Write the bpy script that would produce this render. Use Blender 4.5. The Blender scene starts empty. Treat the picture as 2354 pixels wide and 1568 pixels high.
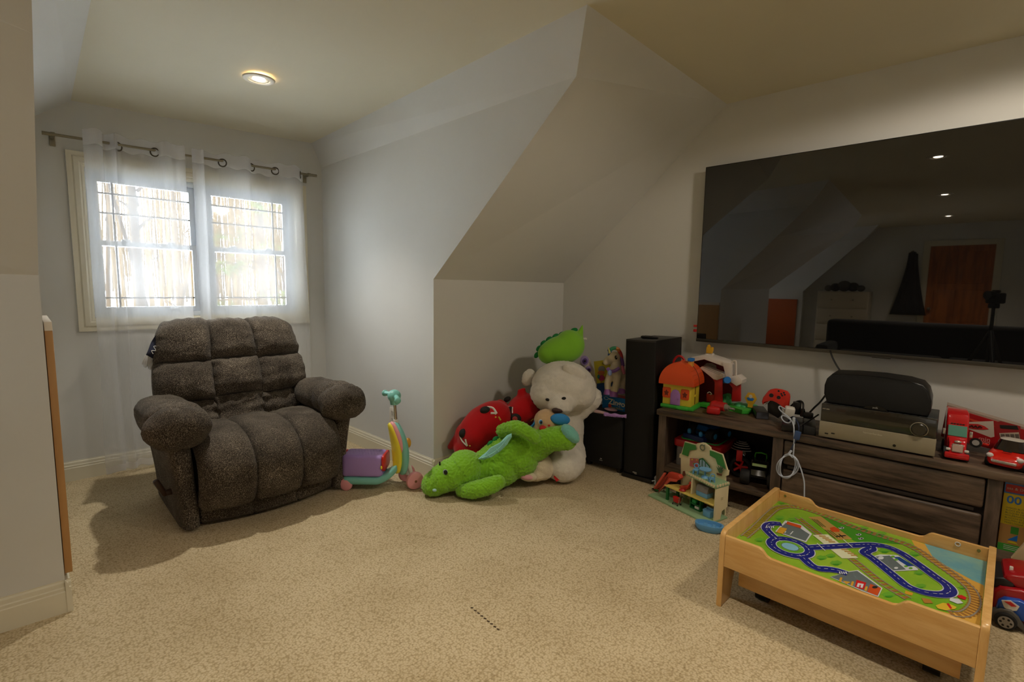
import bpy, bmesh, math, random
from mathutils import Vector, Matrix, Euler, noise

random.seed(7)
S = bpy.context.scene
COL = S.collection
PI = math.pi

# ------------------------------------------------------------------ camera
FPX, EYE = 1137.185, Vector((0, 0, 1.35))
CR = Vector((0.71196867, -0.70204146, 0.01543992))
CU = Vector((0.06419409, 0.08696585, 0.99414087))
CF = Vector((0.69927085, 0.706806, -0.10698387))
cam = bpy.data.cameras.new('camera')
cam.sensor_fit = 'HORIZONTAL'; cam.sensor_width = 36.0
cam.lens = FPX / 2354 * 36.0
cam.clip_start = 0.01; cam.clip_end = 200
camo = bpy.data.objects.new('camera', cam); COL.objects.link(camo)
camo.matrix_world = Matrix(((CR.x, CU.x, -CF.x, EYE.x), (CR.y, CU.y, -CF.y, EYE.y), (CR.z, CU.z, -CF.z, EYE.z), (0, 0, 0, 1)))
S.camera = camo

# ------------------------------------------------------------------ light and exposure
S.view_settings.view_transform = 'Standard'
S.view_settings.look = 'None'
S.view_settings.gamma = 1.0
S.view_settings.use_curve_mapping = False
S.view_settings.exposure = 0.1
SKY = 12.3
W = bpy.data.worlds.new('sky'); S.world = W; W.use_nodes = True
wn = W.node_tree.nodes; wl = W.node_tree.links
bg = wn['Background']
bg.inputs[0].default_value = (.93, .97, 1.0, 1); bg.inputs[1].default_value = SKY
sun = bpy.data.lights.new('sun', 'SUN'); sun.energy = 7.0; sun.angle = 0.02; sun.color = (1, .93, .82)
suno = bpy.data.objects.new('sun', sun); COL.objects.link(suno)
suno.rotation_euler = (math.radians(50), 0, math.radians(-60))
def portal(name, loc, rot, sx, sy):
    l = bpy.data.lights.new(name, 'AREA'); l.shape = 'RECTANGLE'; l.size = sx; l.size_y = sy
    l.cycles.is_portal = True
    o = bpy.data.objects.new(name, l); COL.objects.link(o); o.location = loc; o.rotation_euler = rot
LAMP_W = 29.0            # recessed ceiling lamps
LAMP_C = (1.0, 0.88, 0.72)
DORMER_W = 22.5

# ------------------------------------------------------------------ helpers
def ray(u, v):
    return CR * ((u - 1177) / FPX) - CU * ((v - 784) / FPX) + CF
def P(u, v, ax, val):
    d = ray(u, v); i = 'xyz'.index(ax)
    return EYE + d * ((val - EYE[i]) / d[i])
def Q(u, v, dep):
    return EYE + ray(u, v) * dep
def px(n, dep):
    return n * dep / FPX

def lin(h):
    h = h.lstrip('#'); r = []
    for i in (0, 2, 4):
        c = int(h[i:i + 2], 16) / 255
        r.append(c / 12.92 if c <= .04045 else ((c + .055) / 1.055) ** 2.4)
    return (r[0], r[1], r[2], 1)

MATS = {}
def mat(name, col, rough=.5, metal=0, var=0, vscale=8, bump=0, bscale=60, coat=0, sheen=0, emit=0, stretch=None, col2=None, alpha=1, spec=.5, bump2=None, trans=0):
    """principled material with noise-driven colour variation and fine relief"""
    if name in MATS: return MATS[name]
    m = bpy.data.materials.new(name); m.use_nodes = True; MATS[name] = m
    nt = m.node_tree; N = nt.nodes; L = nt.links
    b = N['Principled BSDF']
    c = lin(col) if isinstance(col, str) else col
    b.inputs['Base Color'].default_value = c
    b.inputs['Roughness'].default_value = rough
    b.inputs['Metallic'].default_value = metal
    b.inputs['Coat Weight'].default_value = coat
    b.inputs['Sheen Weight'].default_value = sheen
    b.inputs['Specular IOR Level'].default_value = spec
    b.inputs['Alpha'].default_value = alpha
    b.inputs['Transmission Weight'].default_value = trans
    if emit:
        b.inputs['Emission Color'].default_value = c; b.inputs['Emission Strength'].default_value = emit
    tc = N.new('ShaderNodeTexCoord'); vec = tc.outputs['Object']
    if stretch:
        mp = N.new('ShaderNodeMapping'); mp.inputs['Scale'].default_value = stretch
        L.new(vec, mp.inputs['Vector']); vec = mp.outputs[0]
    if var or col2:
        n = N.new('ShaderNodeTexNoise'); n.inputs['Scale'].default_value = vscale; n.inputs['Detail'].default_value = 6
        n.inputs['Roughness'].default_value = .65
        L.new(vec, n.inputs['Vector'])
        r = N.new('ShaderNodeValToRGB')
        if col2:
            c2 = lin(col2)
            r.color_ramp.elements[0].position = .38; r.color_ramp.elements[1].position = .62
            r.color_ramp.elements[0].color = c2; r.color_ramp.elements[1].color = c
        else:
            r.color_ramp.elements[0].position = .25; r.color_ramp.elements[1].position = .75
            r.color_ramp.elements[0].color = tuple(x * (1 - var) for x in c[:3]) + (1,)
            r.color_ramp.elements[1].color = tuple(min(1, x * (1 + var)) for x in c[:3]) + (1,)
        L.new(n.outputs[0], r.inputs[0]); L.new(r.outputs[0], b.inputs['Base Color'])
    if bump:
        n2 = N.new('ShaderNodeTexNoise'); n2.inputs['Scale'].default_value = bscale; n2.inputs['Detail'].default_value = 4
        L.new(vec, n2.inputs['Vector'])
        bp = N.new('ShaderNodeBump'); bp.inputs['Strength'].default_value = bump; bp.inputs['Distance'].default_value = bump2 or .004
        L.new(n2.outputs[0], bp.inputs['Height']); L.new(bp.outputs[0], b.inputs['Normal'])
    return m

def plain(name, col, rough=.35, **k):
    return mat(name, col, rough, **k)

class MB:
    """collects shapes into one bmesh; build() links them as ONE mesh object"""
    def __init__(s): s.bm = bmesh.new(); s.mi = 0
    def _fin(s, vs, M):
        if M is not None: bmesh.ops.transform(s.bm, matrix=M, verts=vs)
        fs = set(f for v in vs for f in v.link_faces)
        for f in fs: f.material_index = s.mi
        return vs
    def box(s, c, d, bev=0, M=None, seg=2, rot=None):
        r = bmesh.ops.create_cube(s.bm, size=1)['verts']
        m = Matrix.Translation(c)
        if rot: m = m @ Euler(rot).to_matrix().to_4x4()
        bmesh.ops.transform(s.bm, matrix=m @ Matrix.Diagonal((d[0], d[1], d[2], 1)), verts=r)
        if bev:
            es = list(set(e for v in r for e in v.link_edges))
            rr = bmesh.ops.bevel(s.bm, geom=es, offset=min(bev, .49 * min(d)), segments=seg, profile=.5, affect='EDGES')
            r = list(set(v for f in rr['faces'] for v in f.verts))
            r = list(set(r) | set(v for v in r for e in v.link_edges for v in e.verts))
        s._fin(r, M); return s
    def box2(s, a, b, bev=0, M=None, seg=2):
        a = Vector(a); b = Vector(b)
        return s.box((a + b) / 2, [abs(x) for x in (b - a)], bev, M, seg)
    def cyl(s, p0, p1, r0, r1=None, n=20, M=None, caps=True):
        p0 = Vector(p0); p1 = Vector(p1); d = p1 - p0; r1 = r0 if r1 is None else r1
        r = bmesh.ops.create_cone(s.bm, cap_ends=caps, segments=n, radius1=r0, radius2=r1, depth=d.length)['verts']
        q = Vector((0, 0, 1)).rotation_difference(d.normalized()).to_matrix().to_4x4()
        bmesh.ops.transform(s.bm, matrix=Matrix.Translation((p0 + p1) / 2) @ q, verts=r)
        s._fin(r, M); return s
    def ell(s, c, r, rot=None, n=20, M=None):
        vs = bmesh.ops.create_uvsphere(s.bm, u_segments=n, v_segments=max(6, n * 2 // 3), radius=1)['verts']
        if not hasattr(r, '__len__'): r = (r, r, r)
        m = Matrix.Translation(c)
        if rot is not None: m = m @ (rot if isinstance(rot, Matrix) else Euler(rot).to_matrix().to_4x4())
        bmesh.ops.transform(s.bm, matrix=m @ Matrix.Diagonal((r[0], r[1], r[2], 1)), verts=vs)
        s._fin(vs, M); return s
    def grid(s, fn, nu, nv, M=None, cu=False, cv=False):
        V = [[s.bm.verts.new(fn(i / (nu if cu else nu - 1), j / (nv if cv else nv - 1))) for j in range(nv)] for i in range(nu)]
        for i in range(nu if cu else nu - 1):
            for j in range(nv if cv else nv - 1):
                q = (V[i][j], V[(i + 1) % nu][j], V[(i + 1) % nu][(j + 1) % nv], V[i][(j + 1) % nv])
                try: s.bm.faces.new(q)
                except ValueError: pass
        s._fin([v for r in V for v in r], M); return s
    def tube(s, pts, r, n=8, smooth=4, M=None, closed=False, caps=True):
        pts = [Vector(p) for p in pts]
        if smooth > 1: pts = catmull(pts, smooth, closed)
        m = len(pts); rings = []
        up = None
        for i, p in enumerate(pts):
            a = pts[(i - 1) % m] if (closed or i > 0) else p
            b = pts[(i + 1) % m] if (closed or i < m - 1) else p
            t = (b - a).normalized()
            if up is None: up = t.orthogonal().normalized()
            up = (up - t * up.dot(t))
            up = up.normalized() if up.length > 1e-6 else t.orthogonal().normalized()
            w = t.cross(up)
            rr = r(i / (m - 1)) if callable(r) else r
            rings.append([s.bm.verts.new(p + (up * math.cos(k * 2 * PI / n) + w * math.sin(k * 2 * PI / n)) * rr) for k in range(n)])
        for i in range(m if closed else m - 1):
            A = rings[i]; B = rings[(i + 1) % m]
            for k in range(n): s.bm.faces.new((A[k], A[(k + 1) % n], B[(k + 1) % n], B[k]))
        if caps and not closed:
            s.bm.faces.new(rings[0][::-1]); s.bm.faces.new(rings[-1])
        s._fin([v for q in rings for v in q], M); return s
    def lathe(s, prof, n=24, M=None, c=(0, 0, 0)):
        c = Vector(c)
        return s.grid(lambda u, v: c + Vector((prof[round(v * (len(prof) - 1))][0] * math.cos(u * 2 * PI), prof[round(v * (len(prof) - 1))][0] * math.sin(u * 2 * PI), prof[round(v * (len(prof) - 1))][1])), n, len(prof), M, cu=True)
    def prism(s, poly, z0, z1, M=None, bev=0, seg=2):
        """poly in local xy, extruded along local z, moved by M"""
        A = [s.bm.verts.new((p[0], p[1], z0)) for p in poly]; B = [s.bm.verts.new((p[0], p[1], z1)) for p in poly]
        n = len(poly)
        fa = s.bm.faces.new(A[::-1]); fb = s.bm.faces.new(B)
        for i in range(n): s.bm.faces.new((A[i], A[(i + 1) % n], B[(i + 1) % n], B[i]))
        vs = A + B
        if bev:
            es = list(fa.edges) + list(fb.edges)
            rr = bmesh.ops.bevel(s.bm, geom=es, offset=bev, segments=seg, profile=.5, affect='EDGES')
            vs = list(set(v for f in rr['faces'] for v in f.verts) | set(v for v in vs if v.is_valid))
        s._fin(vs, M); return s
    def face(s, pts, M=None):
        vs = [s.bm.verts.new(p) for p in pts]; s.bm.faces.new(vs); s._fin(vs, M); return s
    def m(s, i): s.mi = i; return s
    def build(s, name, mats, parent=None, smooth=True, world=False, angle=40, kind=None, fix=True):
        if fix: bmesh.ops.recalc_face_normals(s.bm, faces=s.bm.faces)
        me = bpy.data.meshes.new(name); s.bm.to_mesh(me); s.bm.free()
        return link(name, me, mats, parent, smooth, world, angle, kind)

def link(name, me, mats, parent=None, smooth=True, world=False, angle=40, kind=None):
    if world and parent is not None: me.transform(mw(parent).inverted())
    if not isinstance(mats, (list, tuple)): mats = [mats]
    for m in mats: me.materials.append(m)
    if smooth:
        me.shade_smooth()
        try: me.set_sharp_from_angle(angle=math.radians(angle))
        except Exception: pass
    o = bpy.data.objects.new(name, me); COL.objects.link(o)
    if parent is not None: o.parent = parent
    if kind: o['kind'] = kind
    return o

def mw(o):
    m = Matrix.Translation(o.location) @ o.rotation_euler.to_matrix().to_4x4() @ Matrix.Diagonal((*o.scale, 1))
    return (mw(o.parent) @ m) if o.parent else m

def catmull(p, k, closed=False):
    n = len(p); out = []
    for i in range(n if closed else n - 1):
        a = p[(i - 1) % n] if (closed or i > 0) else p[i]
        b = p[i]; c = p[(i + 1) % n]
        d = p[(i + 2) % n] if (closed or i + 2 < n) else c
        for j in range(k):
            t = j / k
            out.append(.5 * ((2 * b) + (c - a) * t + (2 * a - 5 * b + 4 * c - d) * t * t + (3 * b - a - 3 * c + d) * t ** 3))
    if not closed: out.append(p[-1])
    return out

def thing(name, label, cat, loc=(0, 0, 0), rotz=0, group=None, rot=None):
    o = bpy.data.objects.new(name, None); COL.objects.link(o)
    o.empty_display_size = .05
    o.location = loc; o.rotation_euler = rot if rot else (0, 0, rotz)
    return tag(o, label, cat, group)
def tag(o, label, cat, group=None):
    o['label'] = label; o['category'] = cat
    if group: o['group'] = group
    return o
def struct(o, label=None):
    o['kind'] = 'structure'
    return o
def copy_tree(o, parent=None):
    c = o.copy(); COL.objects.link(c); c.parent = parent
    for ch in list(o.children): copy_tree(ch, c)
    return c

def blob(name, shapes, voxel, m, parent, smooth=6, fur=0, fscale=40, world=True, fdetail=2, lump=0):
    """one continuous surface: union of ellipsoids and tapered capsules, remeshed, relaxed, optionally furred"""
    b = MB()
    for sh in shapes:
        if sh[0] == 'e': b.ell(sh[1], sh[2], sh[3] if len(sh) > 3 else None, n=24)
        elif sh[0] == 'c':
            _, p0, p1, r0, r1 = sh[:5]; p0 = Vector(p0); p1 = Vector(p1)
            b.cyl(p0, p1, r0, r1, 20); b.ell(p0, r0, n=20); b.ell(p1, r1, n=20)
        elif sh[0] == 't':
            pts = catmull([Vector(q) for q in sh[1]], 5); rs = sh[2]
            for i, q in enumerate(pts):
                t = i / (len(pts) - 1) * (len(rs) - 1); k = min(int(t), len(rs) - 2)
                b.ell(q, rs[k] + (rs[k + 1] - rs[k]) * (t - k), n=16)
    me = bpy.data.meshes.new(name); b.bm.to_mesh(me); b.bm.free()
    o = bpy.data.objects.new(name + '_tmp', me); COL.objects.link(o)
    r = o.modifiers.new('r', 'REMESH'); r.mode = 'VOXEL'; r.voxel_size = voxel
    if smooth:
        q = o.modifiers.new('s', 'SMOOTH'); q.factor = .5; q.iterations = smooth
    dg = bpy.context.evaluated_depsgraph_get()
    me2 = bpy.data.meshes.new_from_object(o.evaluated_get(dg))
    bpy.data.objects.remove(o); bpy.data.meshes.remove(me); me2.name = name
    if fur or lump:
        nn = [v.normal.copy() for v in me2.vertices]
        for v, nv in zip(me2.vertices, nn):
            d = 0
            if lump: d += lump * noise.noise(v.co * 9)
            if fur:
                w = v.co * fscale
                d += fur * (noise.noise(w) + .6 * noise.noise(w * 2.1 + Vector((3, 1, 7))))
            v.co += nv * d
    return link(name, me2, m, parent, True, world, 180)

from mathutils.bvhtree import BVHTree
_BVH = {}
def hit(o, u, v, off=0.0):
    """how far along the view direction the surface of o is met, so that a marking can be sewn onto it"""
    if o.name not in _BVH:
        m = mw(o); _BVH[o.name] = BVHTree.FromPolygons([m @ q.co for q in o.data.vertices], [tuple(p.vertices) for p in o.data.polygons])
    r = ray(u, v); loc, n, i, d = _BVH[o.name].ray_cast(EYE, r.normalized())
    return ((loc - EYE).dot(CF) if loc else 3.62) + off

def text(name, s, size, m, parent, M, ext=.0004, sx=1, bold=0, align='CENTER'):
    """flat lettering as a mesh, placed by M (local x right, y up, z out)"""
    c = bpy.data.curves.new(name, 'FONT'); c.body = s; c.size = size; c.extrude = ext; c.align_x = align; c.align_y = 'CENTER'
    c.offset = bold; c.resolution_u = 3
    o = bpy.data.objects.new(name + '_tmp', c); COL.objects.link(o)
    dg = bpy.context.evaluated_depsgraph_get()
    me = bpy.data.meshes.new_from_object(o.evaluated_get(dg))
    bpy.data.objects.remove(o); bpy.data.curves.remove(c)
    me.transform(M @ Matrix.Diagonal((sx, 1, 1, 1)))
    me.materials.clear(); me.name = name
    return link(name, me, m, parent, False)

def basis(o, x, y, z):
    """matrix with columns x,y,z and origin o"""
    x = Vector(x); y = Vector(y); z = Vector(z); o = Vector(o)
    return Matrix(((x.x, y.x, z.x, o.x), (x.y, y.y, z.y, o.y), (x.z, y.z, z.z, o.z), (0, 0, 0, 1)))
FRONT = lambda o: basis(o, (1, 0, 0), (0, 0, 1), (0, -1, 0))   # a sheet facing local -y
TOP = lambda o: basis(o, (1, 0, 0), (0, 1, 0), (0, 0, 1))
def rrect(w, h, r, n=4, cx=0, cy=0):
    out = []
    for k, (sx, sy) in enumerate(((1, 1), (-1, 1), (-1, -1), (1, -1))):
        for i in range(n + 1):
            a = k * PI / 2 + i * PI / 2 / n
            out.append((cx + sx * (w / 2 - r) + r * math.cos(a), cy + sy * (h / 2 - r) + r * math.sin(a)))
    return out
def circ(r, n=20, cx=0, cy=0, ry=None):
    return [(cx + r * math.cos(i * 2 * PI / n), cy + (ry or r) * math.sin(i * 2 * PI / n)) for i in range(n)]
# ------------------------------------------------------------------ materials of the setting
M_WALL = mat('wall_paint', '#d5d4cf', .75, var=.02, vscale=3, bump=.12, bscale=220, bump2=.001)
M_CEIL = mat('ceiling_paint', '#dbd4bd', .8, var=.02, vscale=2, bump=.1, bscale=160, bump2=.001)
M_TRIM = mat('trim_paint', '#dcd5bf', .4)
M_VINYL = mat('white_vinyl', '#dfe6ee', .35)

def carpet():
    m = bpy.data.materials.new('berber_carpet'); m.use_nodes = True
    nt = m.node_tree; N = nt.nodes; L = nt.links; b = N['Principled BSDF']
    b.inputs['Roughness'].default_value = .95; b.inputs['Specular IOR Level'].default_value = .1
    b.inputs['Sheen Weight'].default_value = .15
    tc = N.new('ShaderNodeTexCoord')
    nz = N.new('ShaderNodeTexNoise'); nz.inputs['Scale'].default_value = 35; L.new(tc.outputs['Object'], nz.inputs['Vector'])
    mx = N.new('ShaderNodeMixRGB'); mx.blend_type = 'ADD'; mx.inputs[0].default_value = .012
    L.new(tc.outputs['Object'], mx.inputs[1]); L.new(nz.outputs['Color'], mx.inputs[2])
    vo = N.new('ShaderNodeTexVoronoi'); vo.inputs['Scale'].default_value = 105; vo.inputs['Randomness'].default_value = .8
    L.new(mx.outputs[0], vo.inputs['Vector'])
    r = N.new('ShaderNodeValToRGB')
    r.color_ramp.elements[0].position = .0; r.color_ramp.elements[0].color = lin('#d3c4a5')
    r.color_ramp.elements[1].position = .75; r.color_ramp.elements[1].color = lin('#ad9a76')
    e = r.color_ramp.elements.new(.45); e.color = lin('#cab894')
    L.new(vo.outputs['Distance'], r.inputs[0])
    # flecks and slow soiling
    n2 = N.new('ShaderNodeTexNoise'); n2.inputs['Scale'].default_value = 3; n2.inputs['Detail'].default_value = 5; L.new(tc.outputs['Object'], n2.inputs['Vector'])
    r2 = N.new('ShaderNodeValToRGB'); r2.color_ramp.elements[0].position = .3; r2.color_ramp.elements[0].color = (.86, .84, .8, 1)
    r2.color_ramp.elements[1].position = .6; r2.color_ramp.elements[1].color = (1, 1, 1, 1); L.new(n2.outputs[0], r2.inputs[0])
    mu = N.new('ShaderNodeMixRGB'); mu.blend_type = 'MULTIPLY'; mu.inputs[0].default_value = 1
    L.new(r.outputs[0], mu.inputs[1]); L.new(r2.outputs[0], mu.inputs[2])
    v2 = N.new('ShaderNodeTexNoise'); v2.inputs['Scale'].default_value = 130; v2.inputs['Detail'].default_value = 2; L.new(tc.outputs['Object'], v2.inputs['Vector'])
    r3 = N.new('ShaderNodeValToRGB'); r3.color_ramp.elements[0].position = .30; r3.color_ramp.elements[0].color = (.55, .5, .42, 1)
    r3.color_ramp.elements[1].position = .42; r3.color_ramp.elements[1].color = (1, 1, 1, 1); L.new(v2.outputs[0], r3.inputs[0])
    m3 = N.new('ShaderNodeMixRGB'); m3.blend_type = 'MULTIPLY'; m3.inputs[0].default_value = .75
    L.new(mu.outputs[0], m3.inputs[1]); L.new(r3.outputs[0], m3.inputs[2])
    L.new(m3.outputs[0], b.inputs['Base Color'])
    bp = N.new('ShaderNodeBump'); bp.invert = True; bp.inputs['Strength'].default_value = .5; bp.inputs['Distance'].default_value = .005
    L.new(vo.outputs['Distance'], bp.inputs['Height']); L.new(bp.outputs[0], b.inputs['Normal'])
    return m
M_CARPET = carpet()

def poly(name, faces, m, kind='structure', smooth=False):
    b = MB()
    for f in faces: b.face(f)
    bmesh.ops.remove_doubles(b.bm, verts=b.bm.verts, dist=.0005)
    return b.build(name, m, None, smooth, kind=kind, fix=False)

ZC, ZK = 2.64, 1.40
XE = -5.15                      # far end wall behind the camera
YB = -1.95                      # knee wall behind the camera
def xw(y): return 3.56 + .05 * (1.6 - y)
C1 = Vector((2.0, 2.79, 0)); C2 = Vector((xw(2.88), 2.88, 0))
K = P(1325, 175, 'x', 2.0); R1 = P(1350, 10, 'z', ZC); R2 = P(1650, 225, 'z', ZC); R2.x = xw(R2.y)
def up(p, z): return Vector((p[0], p[1], z))

# floor
fl = MB()
fl.face([(XE - .1, YB - 2.2, 0), (3.9, YB - 2.2, 0), (3.9, 4.7, 0), (XE - .1, 4.7, 0)])
flo = fl.build('floor', M_CARPET, None, False, kind='structure', fix=False)
# a short run of pulled loops in the carpet
b = MB()
for k in range(9):
    q = P(1085 + k * 7.5, 1398 + k * 6.2 + .3 * (k % 2), 'z', 0); b.box((q.x, q.y, .0015), (.011, .004, .003), rot=(0, 0, -.9 - .2 * (k % 3)))
b.build('pulled_loops', mat('snag_brown', '#4a3b28', .9), flo, kind='stuff')

# one dormer, its outline measured on the right-hand dormer and repeated along the roof
def dormer(dx, tagname, left_bend=True):
    o = Vector((dx, 0, 0))
    A = Vector((.05, 2.63, 1.37)) + o; B = Vector((.068, 1.99, 2.035)) + o; C = Vector((.076, 1.63, 2.405)) + o; NL = Vector((.29, 1.41, ZC)) + o
    lf = Vector((.05, 4.4, 0)) + o; lc = Vector((.07, 4.4, 2.325)) + o; lt = Vector((.305, 4.4, 2.51)) + o
    rf = Vector((1.95, 4.4, 0)) + o; rc = Vector((1.955, 4.4, 2.378)) + o; rt = Vector((1.87, 4.4, 2.57)) + o
    k = K + o; r1 = R1 + o; c1t = Vector((2.0, 2.79, ZK)) + o; c1b = Vector((2.0, 2.79, 0)) + o
    poly('wall_left' if dx == 0 else 'wall_' + tagname + '_left', [(up(A, 0), lf, lc, A), (A, lc, C, B)], M_WALL)
    poly('wall_dormer' if dx == 0 else 'wall_' + tagname + '_right', [(c1b, c1t, rc, rf), (c1t, k, rc)], M_WALL)
    poly('ceiling_cove_right' if dx == 0 else 'ceiling_cove_right_' + tagname, [(k, r1, rt, rc)], M_WALL)
    poly('ceiling_cove_left' if dx == 0 else 'ceiling_cove_left_' + tagname, [(C, lc, lt, NL)], M_WALL)
    poly('ceiling_dormer' if dx == 0 else 'ceiling_dormer_' + tagname, [(NL, lt, rt, r1)], M_CEIL)
    # window wall with its opening
    zt = lambda x: 2.51 + (x - .305) / 1.565 * .06
    x0, x1, z0, z1 = WX0 + dx, WX1 + dx, WZ0, WZ1
    y = 4.4
    poly('wall_window' if dx == 0 else 'wall_window_' + tagname, [
        (lf, (x0, y, 0), (x0, y, zt(WX0)), lt, lc),
        ((x1, y, 0), rf, rc, rt, (x1, y, zt(WX1))),
        ((x0, y, 0), (x1, y, 0), (x1, y, z0), (x0, y, z0)),
        ((x0, y, z1), (x1, y, z1), (x1, y, zt(WX1)), (x0, y, zt(WX0)))], M_WALL)
    return A, B, C, NL, r1, k, c1t, c1b
WX0, WX1, WZ0, WZ1 = .345, 1.715, 1.10, 2.105
d1 = dormer(0, 'near'); d2 = dormer(-4.95, 'far')
A, B, C, NL = d1[:4]
# knee wall and slope between the right-hand dormer and the television wall
poly('wall_knee', [(C1, C2, up(C2, ZK), up(C1, ZK))], M_WALL)
poly('ceiling_slope', [(up(C1, ZK), up(C2, ZK), R2), (up(C1, ZK), R2, K), (K, R2, R1)], M_WALL)
# knee wall and slope left of that dormer, then beyond the far dormer
kr = d2[7]; krt = d2[6]
poly('wall_knee_left', [(up(A, 0), up(kr, 0), krt, A)], M_WALL)
poly('ceiling_slope_left', [(A, krt, d2[5], B), (B, d2[5], d2[4], C), (C, d2[4], NL)], M_WALL)
E1 = Vector((XE, 2.65, 0)); E2 = Vector((XE, 1.46, ZC)); A2, B2, Cc2, NL2 = d2[:4]
poly('wall_knee_far', [(up(A2, 0), E1, up(E1, ZK), A2)], M_WALL)
poly('ceiling_slope_far', [(A2, up(E1, ZK), E2, B2), (B2, E2, Cc2), (Cc2, E2, NL2)], M_WALL)
# flat ceiling
YR = -.6
poly('ceiling', [(NL, R1, R2, (xw(YR), YR, ZC), (XE, YR, ZC), E2, NL2, d2[4])], M_CEIL)
# television wall and opposite end wall
poly('wall_right', [(C2, (xw(YB), YB, 0), (xw(YB), YB, ZK), (xw(YR), YR, ZC), R2, up(C2, ZK))], M_WALL)
poly('wall_end', [(E1, up(E1, ZK), E2, (XE, YR, ZC), (XE, YB, ZK), (XE, YB, 0))], M_WALL)
# slope and knee wall behind the camera, with a window bay in it
bx0, bx1, bz0, bz1 = -3.1, -1.9, .8, 2.15
yb = lambda z: YB + (z - ZK) * (YR - YB) / (ZC - ZK)
poly('wall_back', [((XE, YB, 0), (bx0, YB, 0), (bx0, YB, ZK), (XE, YB, ZK)), ((bx1, YB, 0), (xw(YB), YB, 0), (xw(YB), YB, ZK), (bx1, YB, ZK)),
                   ((bx0, YB, 0), (bx1, YB, 0), (bx1, YB, bz0), (bx0, YB, bz0))], M_WALL)
poly('ceiling_slope_back', [((XE, YB, ZK), (bx0, YB, ZK), (bx0, YR, ZC), (XE, YR, ZC)), ((bx1, YB, ZK), (xw(YB), YB, ZK), (xw(YR), YR, ZC), (bx1, YR, ZC)),
                            ((bx0, yb(bz1), bz1), (bx1, yb(bz1), bz1), (bx1, YR, ZC), (bx0, YR, ZC))], M_WALL)
yw = -3.3
poly('wall_back_bay', [((bx0, YB, bz0), (bx0, yw, bz0), (bx0, yw, bz1), (bx0, yb(bz1), bz1), (bx0, YB, ZK)), ((bx1, YB, bz0), (bx1, yw, bz0), (bx1, yw, bz1), (bx1, yb(bz1), bz1), (bx1, YB, ZK)),
                       ((bx0, YB, bz0), (bx1, YB, bz0), (bx1, yw, bz0), (bx0, yw, bz0)), ((bx0, yb(bz1), bz1), (bx1, yb(bz1), bz1), (bx1, yw, bz1), (bx0, yw, bz1)),
                       ((bx0, yw, bz0), (bx0 + .15, yw, bz0), (bx0 + .15, yw, bz1), (bx0, yw, bz1)), ((bx1 - .15, yw, bz0), (bx1, yw, bz0), (bx1, yw, bz1), (bx1 - .15, yw, bz1)),
                       ((bx0 + .15, yw, bz0), (bx1 - .15, yw, bz0), (bx1 - .15, yw, bz0 + .1), (bx0 + .15, yw, bz0 + .1)), ((bx0 + .15, yw, bz1 - .1), (bx1 - .15, yw, bz1 - .1), (bx1 - .15, yw, bz1), (bx0 + .15, yw, bz1))], M_WALL)
# skylight guides for the renderer: they give no light of their own
portal('portal_front', ((WX0 + WX1) / 2, 4.62, 1.6), (PI / 2 * -1, 0, 0), 1.4, 1.05)
portal('portal_far', ((WX0 + WX1) / 2 - 4.95, 4.62, 1.6), (PI / 2 * -1, 0, 0), 1.4, 1.05)
portal('portal_back', ((bx0 + bx1) / 2, yw - .04, (bz0 + bz1) / 2), (PI / 2, 0, 0), bx1 - bx0 - .3, bz1 - bz0 - .2)

# baseboards: moulded profile swept along a wall foot
def baseboard(name, p0, p1, h=.135):
    p0 = Vector((p0[0], p0[1], 0)); p1 = Vector((p1[0], p1[1], 0)); d = (p1 - p0)
    x = d.normalized(); n = Vector((x.y, -x.x, 0))      # room side: right of the direction
    prof = [(0, 0), (.018, 0), (.018, .088), (.015, .092), (.015, .104), (.011, .108), (.009, .124), (.004, .131), (.004, h), (0, h)]
    b = MB(); b.prism(prof, 0, d.length, basis(p0, n, (0, 0, 1), x))
    return b.build(name, M_TRIM, None, True, kind='structure', angle=25)
baseboard('baseboard_window', (.05, 4.4), (1.95, 4.4))
baseboard('baseboard_dormer', (1.95, 4.4), (2.0, 2.772))
baseboard('baseboard_knee', (1.982, 2.79), C2)
baseboard('baseboard_right', C2, (xw(YB), YB))
baseboard('baseboard_knee_left', (-2.95, 2.77), (.068, 2.632))
baseboard('baseboard_left', (.05, 2.612), (.05, 4.4))
baseboard('baseboard_end', (XE, YB), (XE, 2.65))

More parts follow.
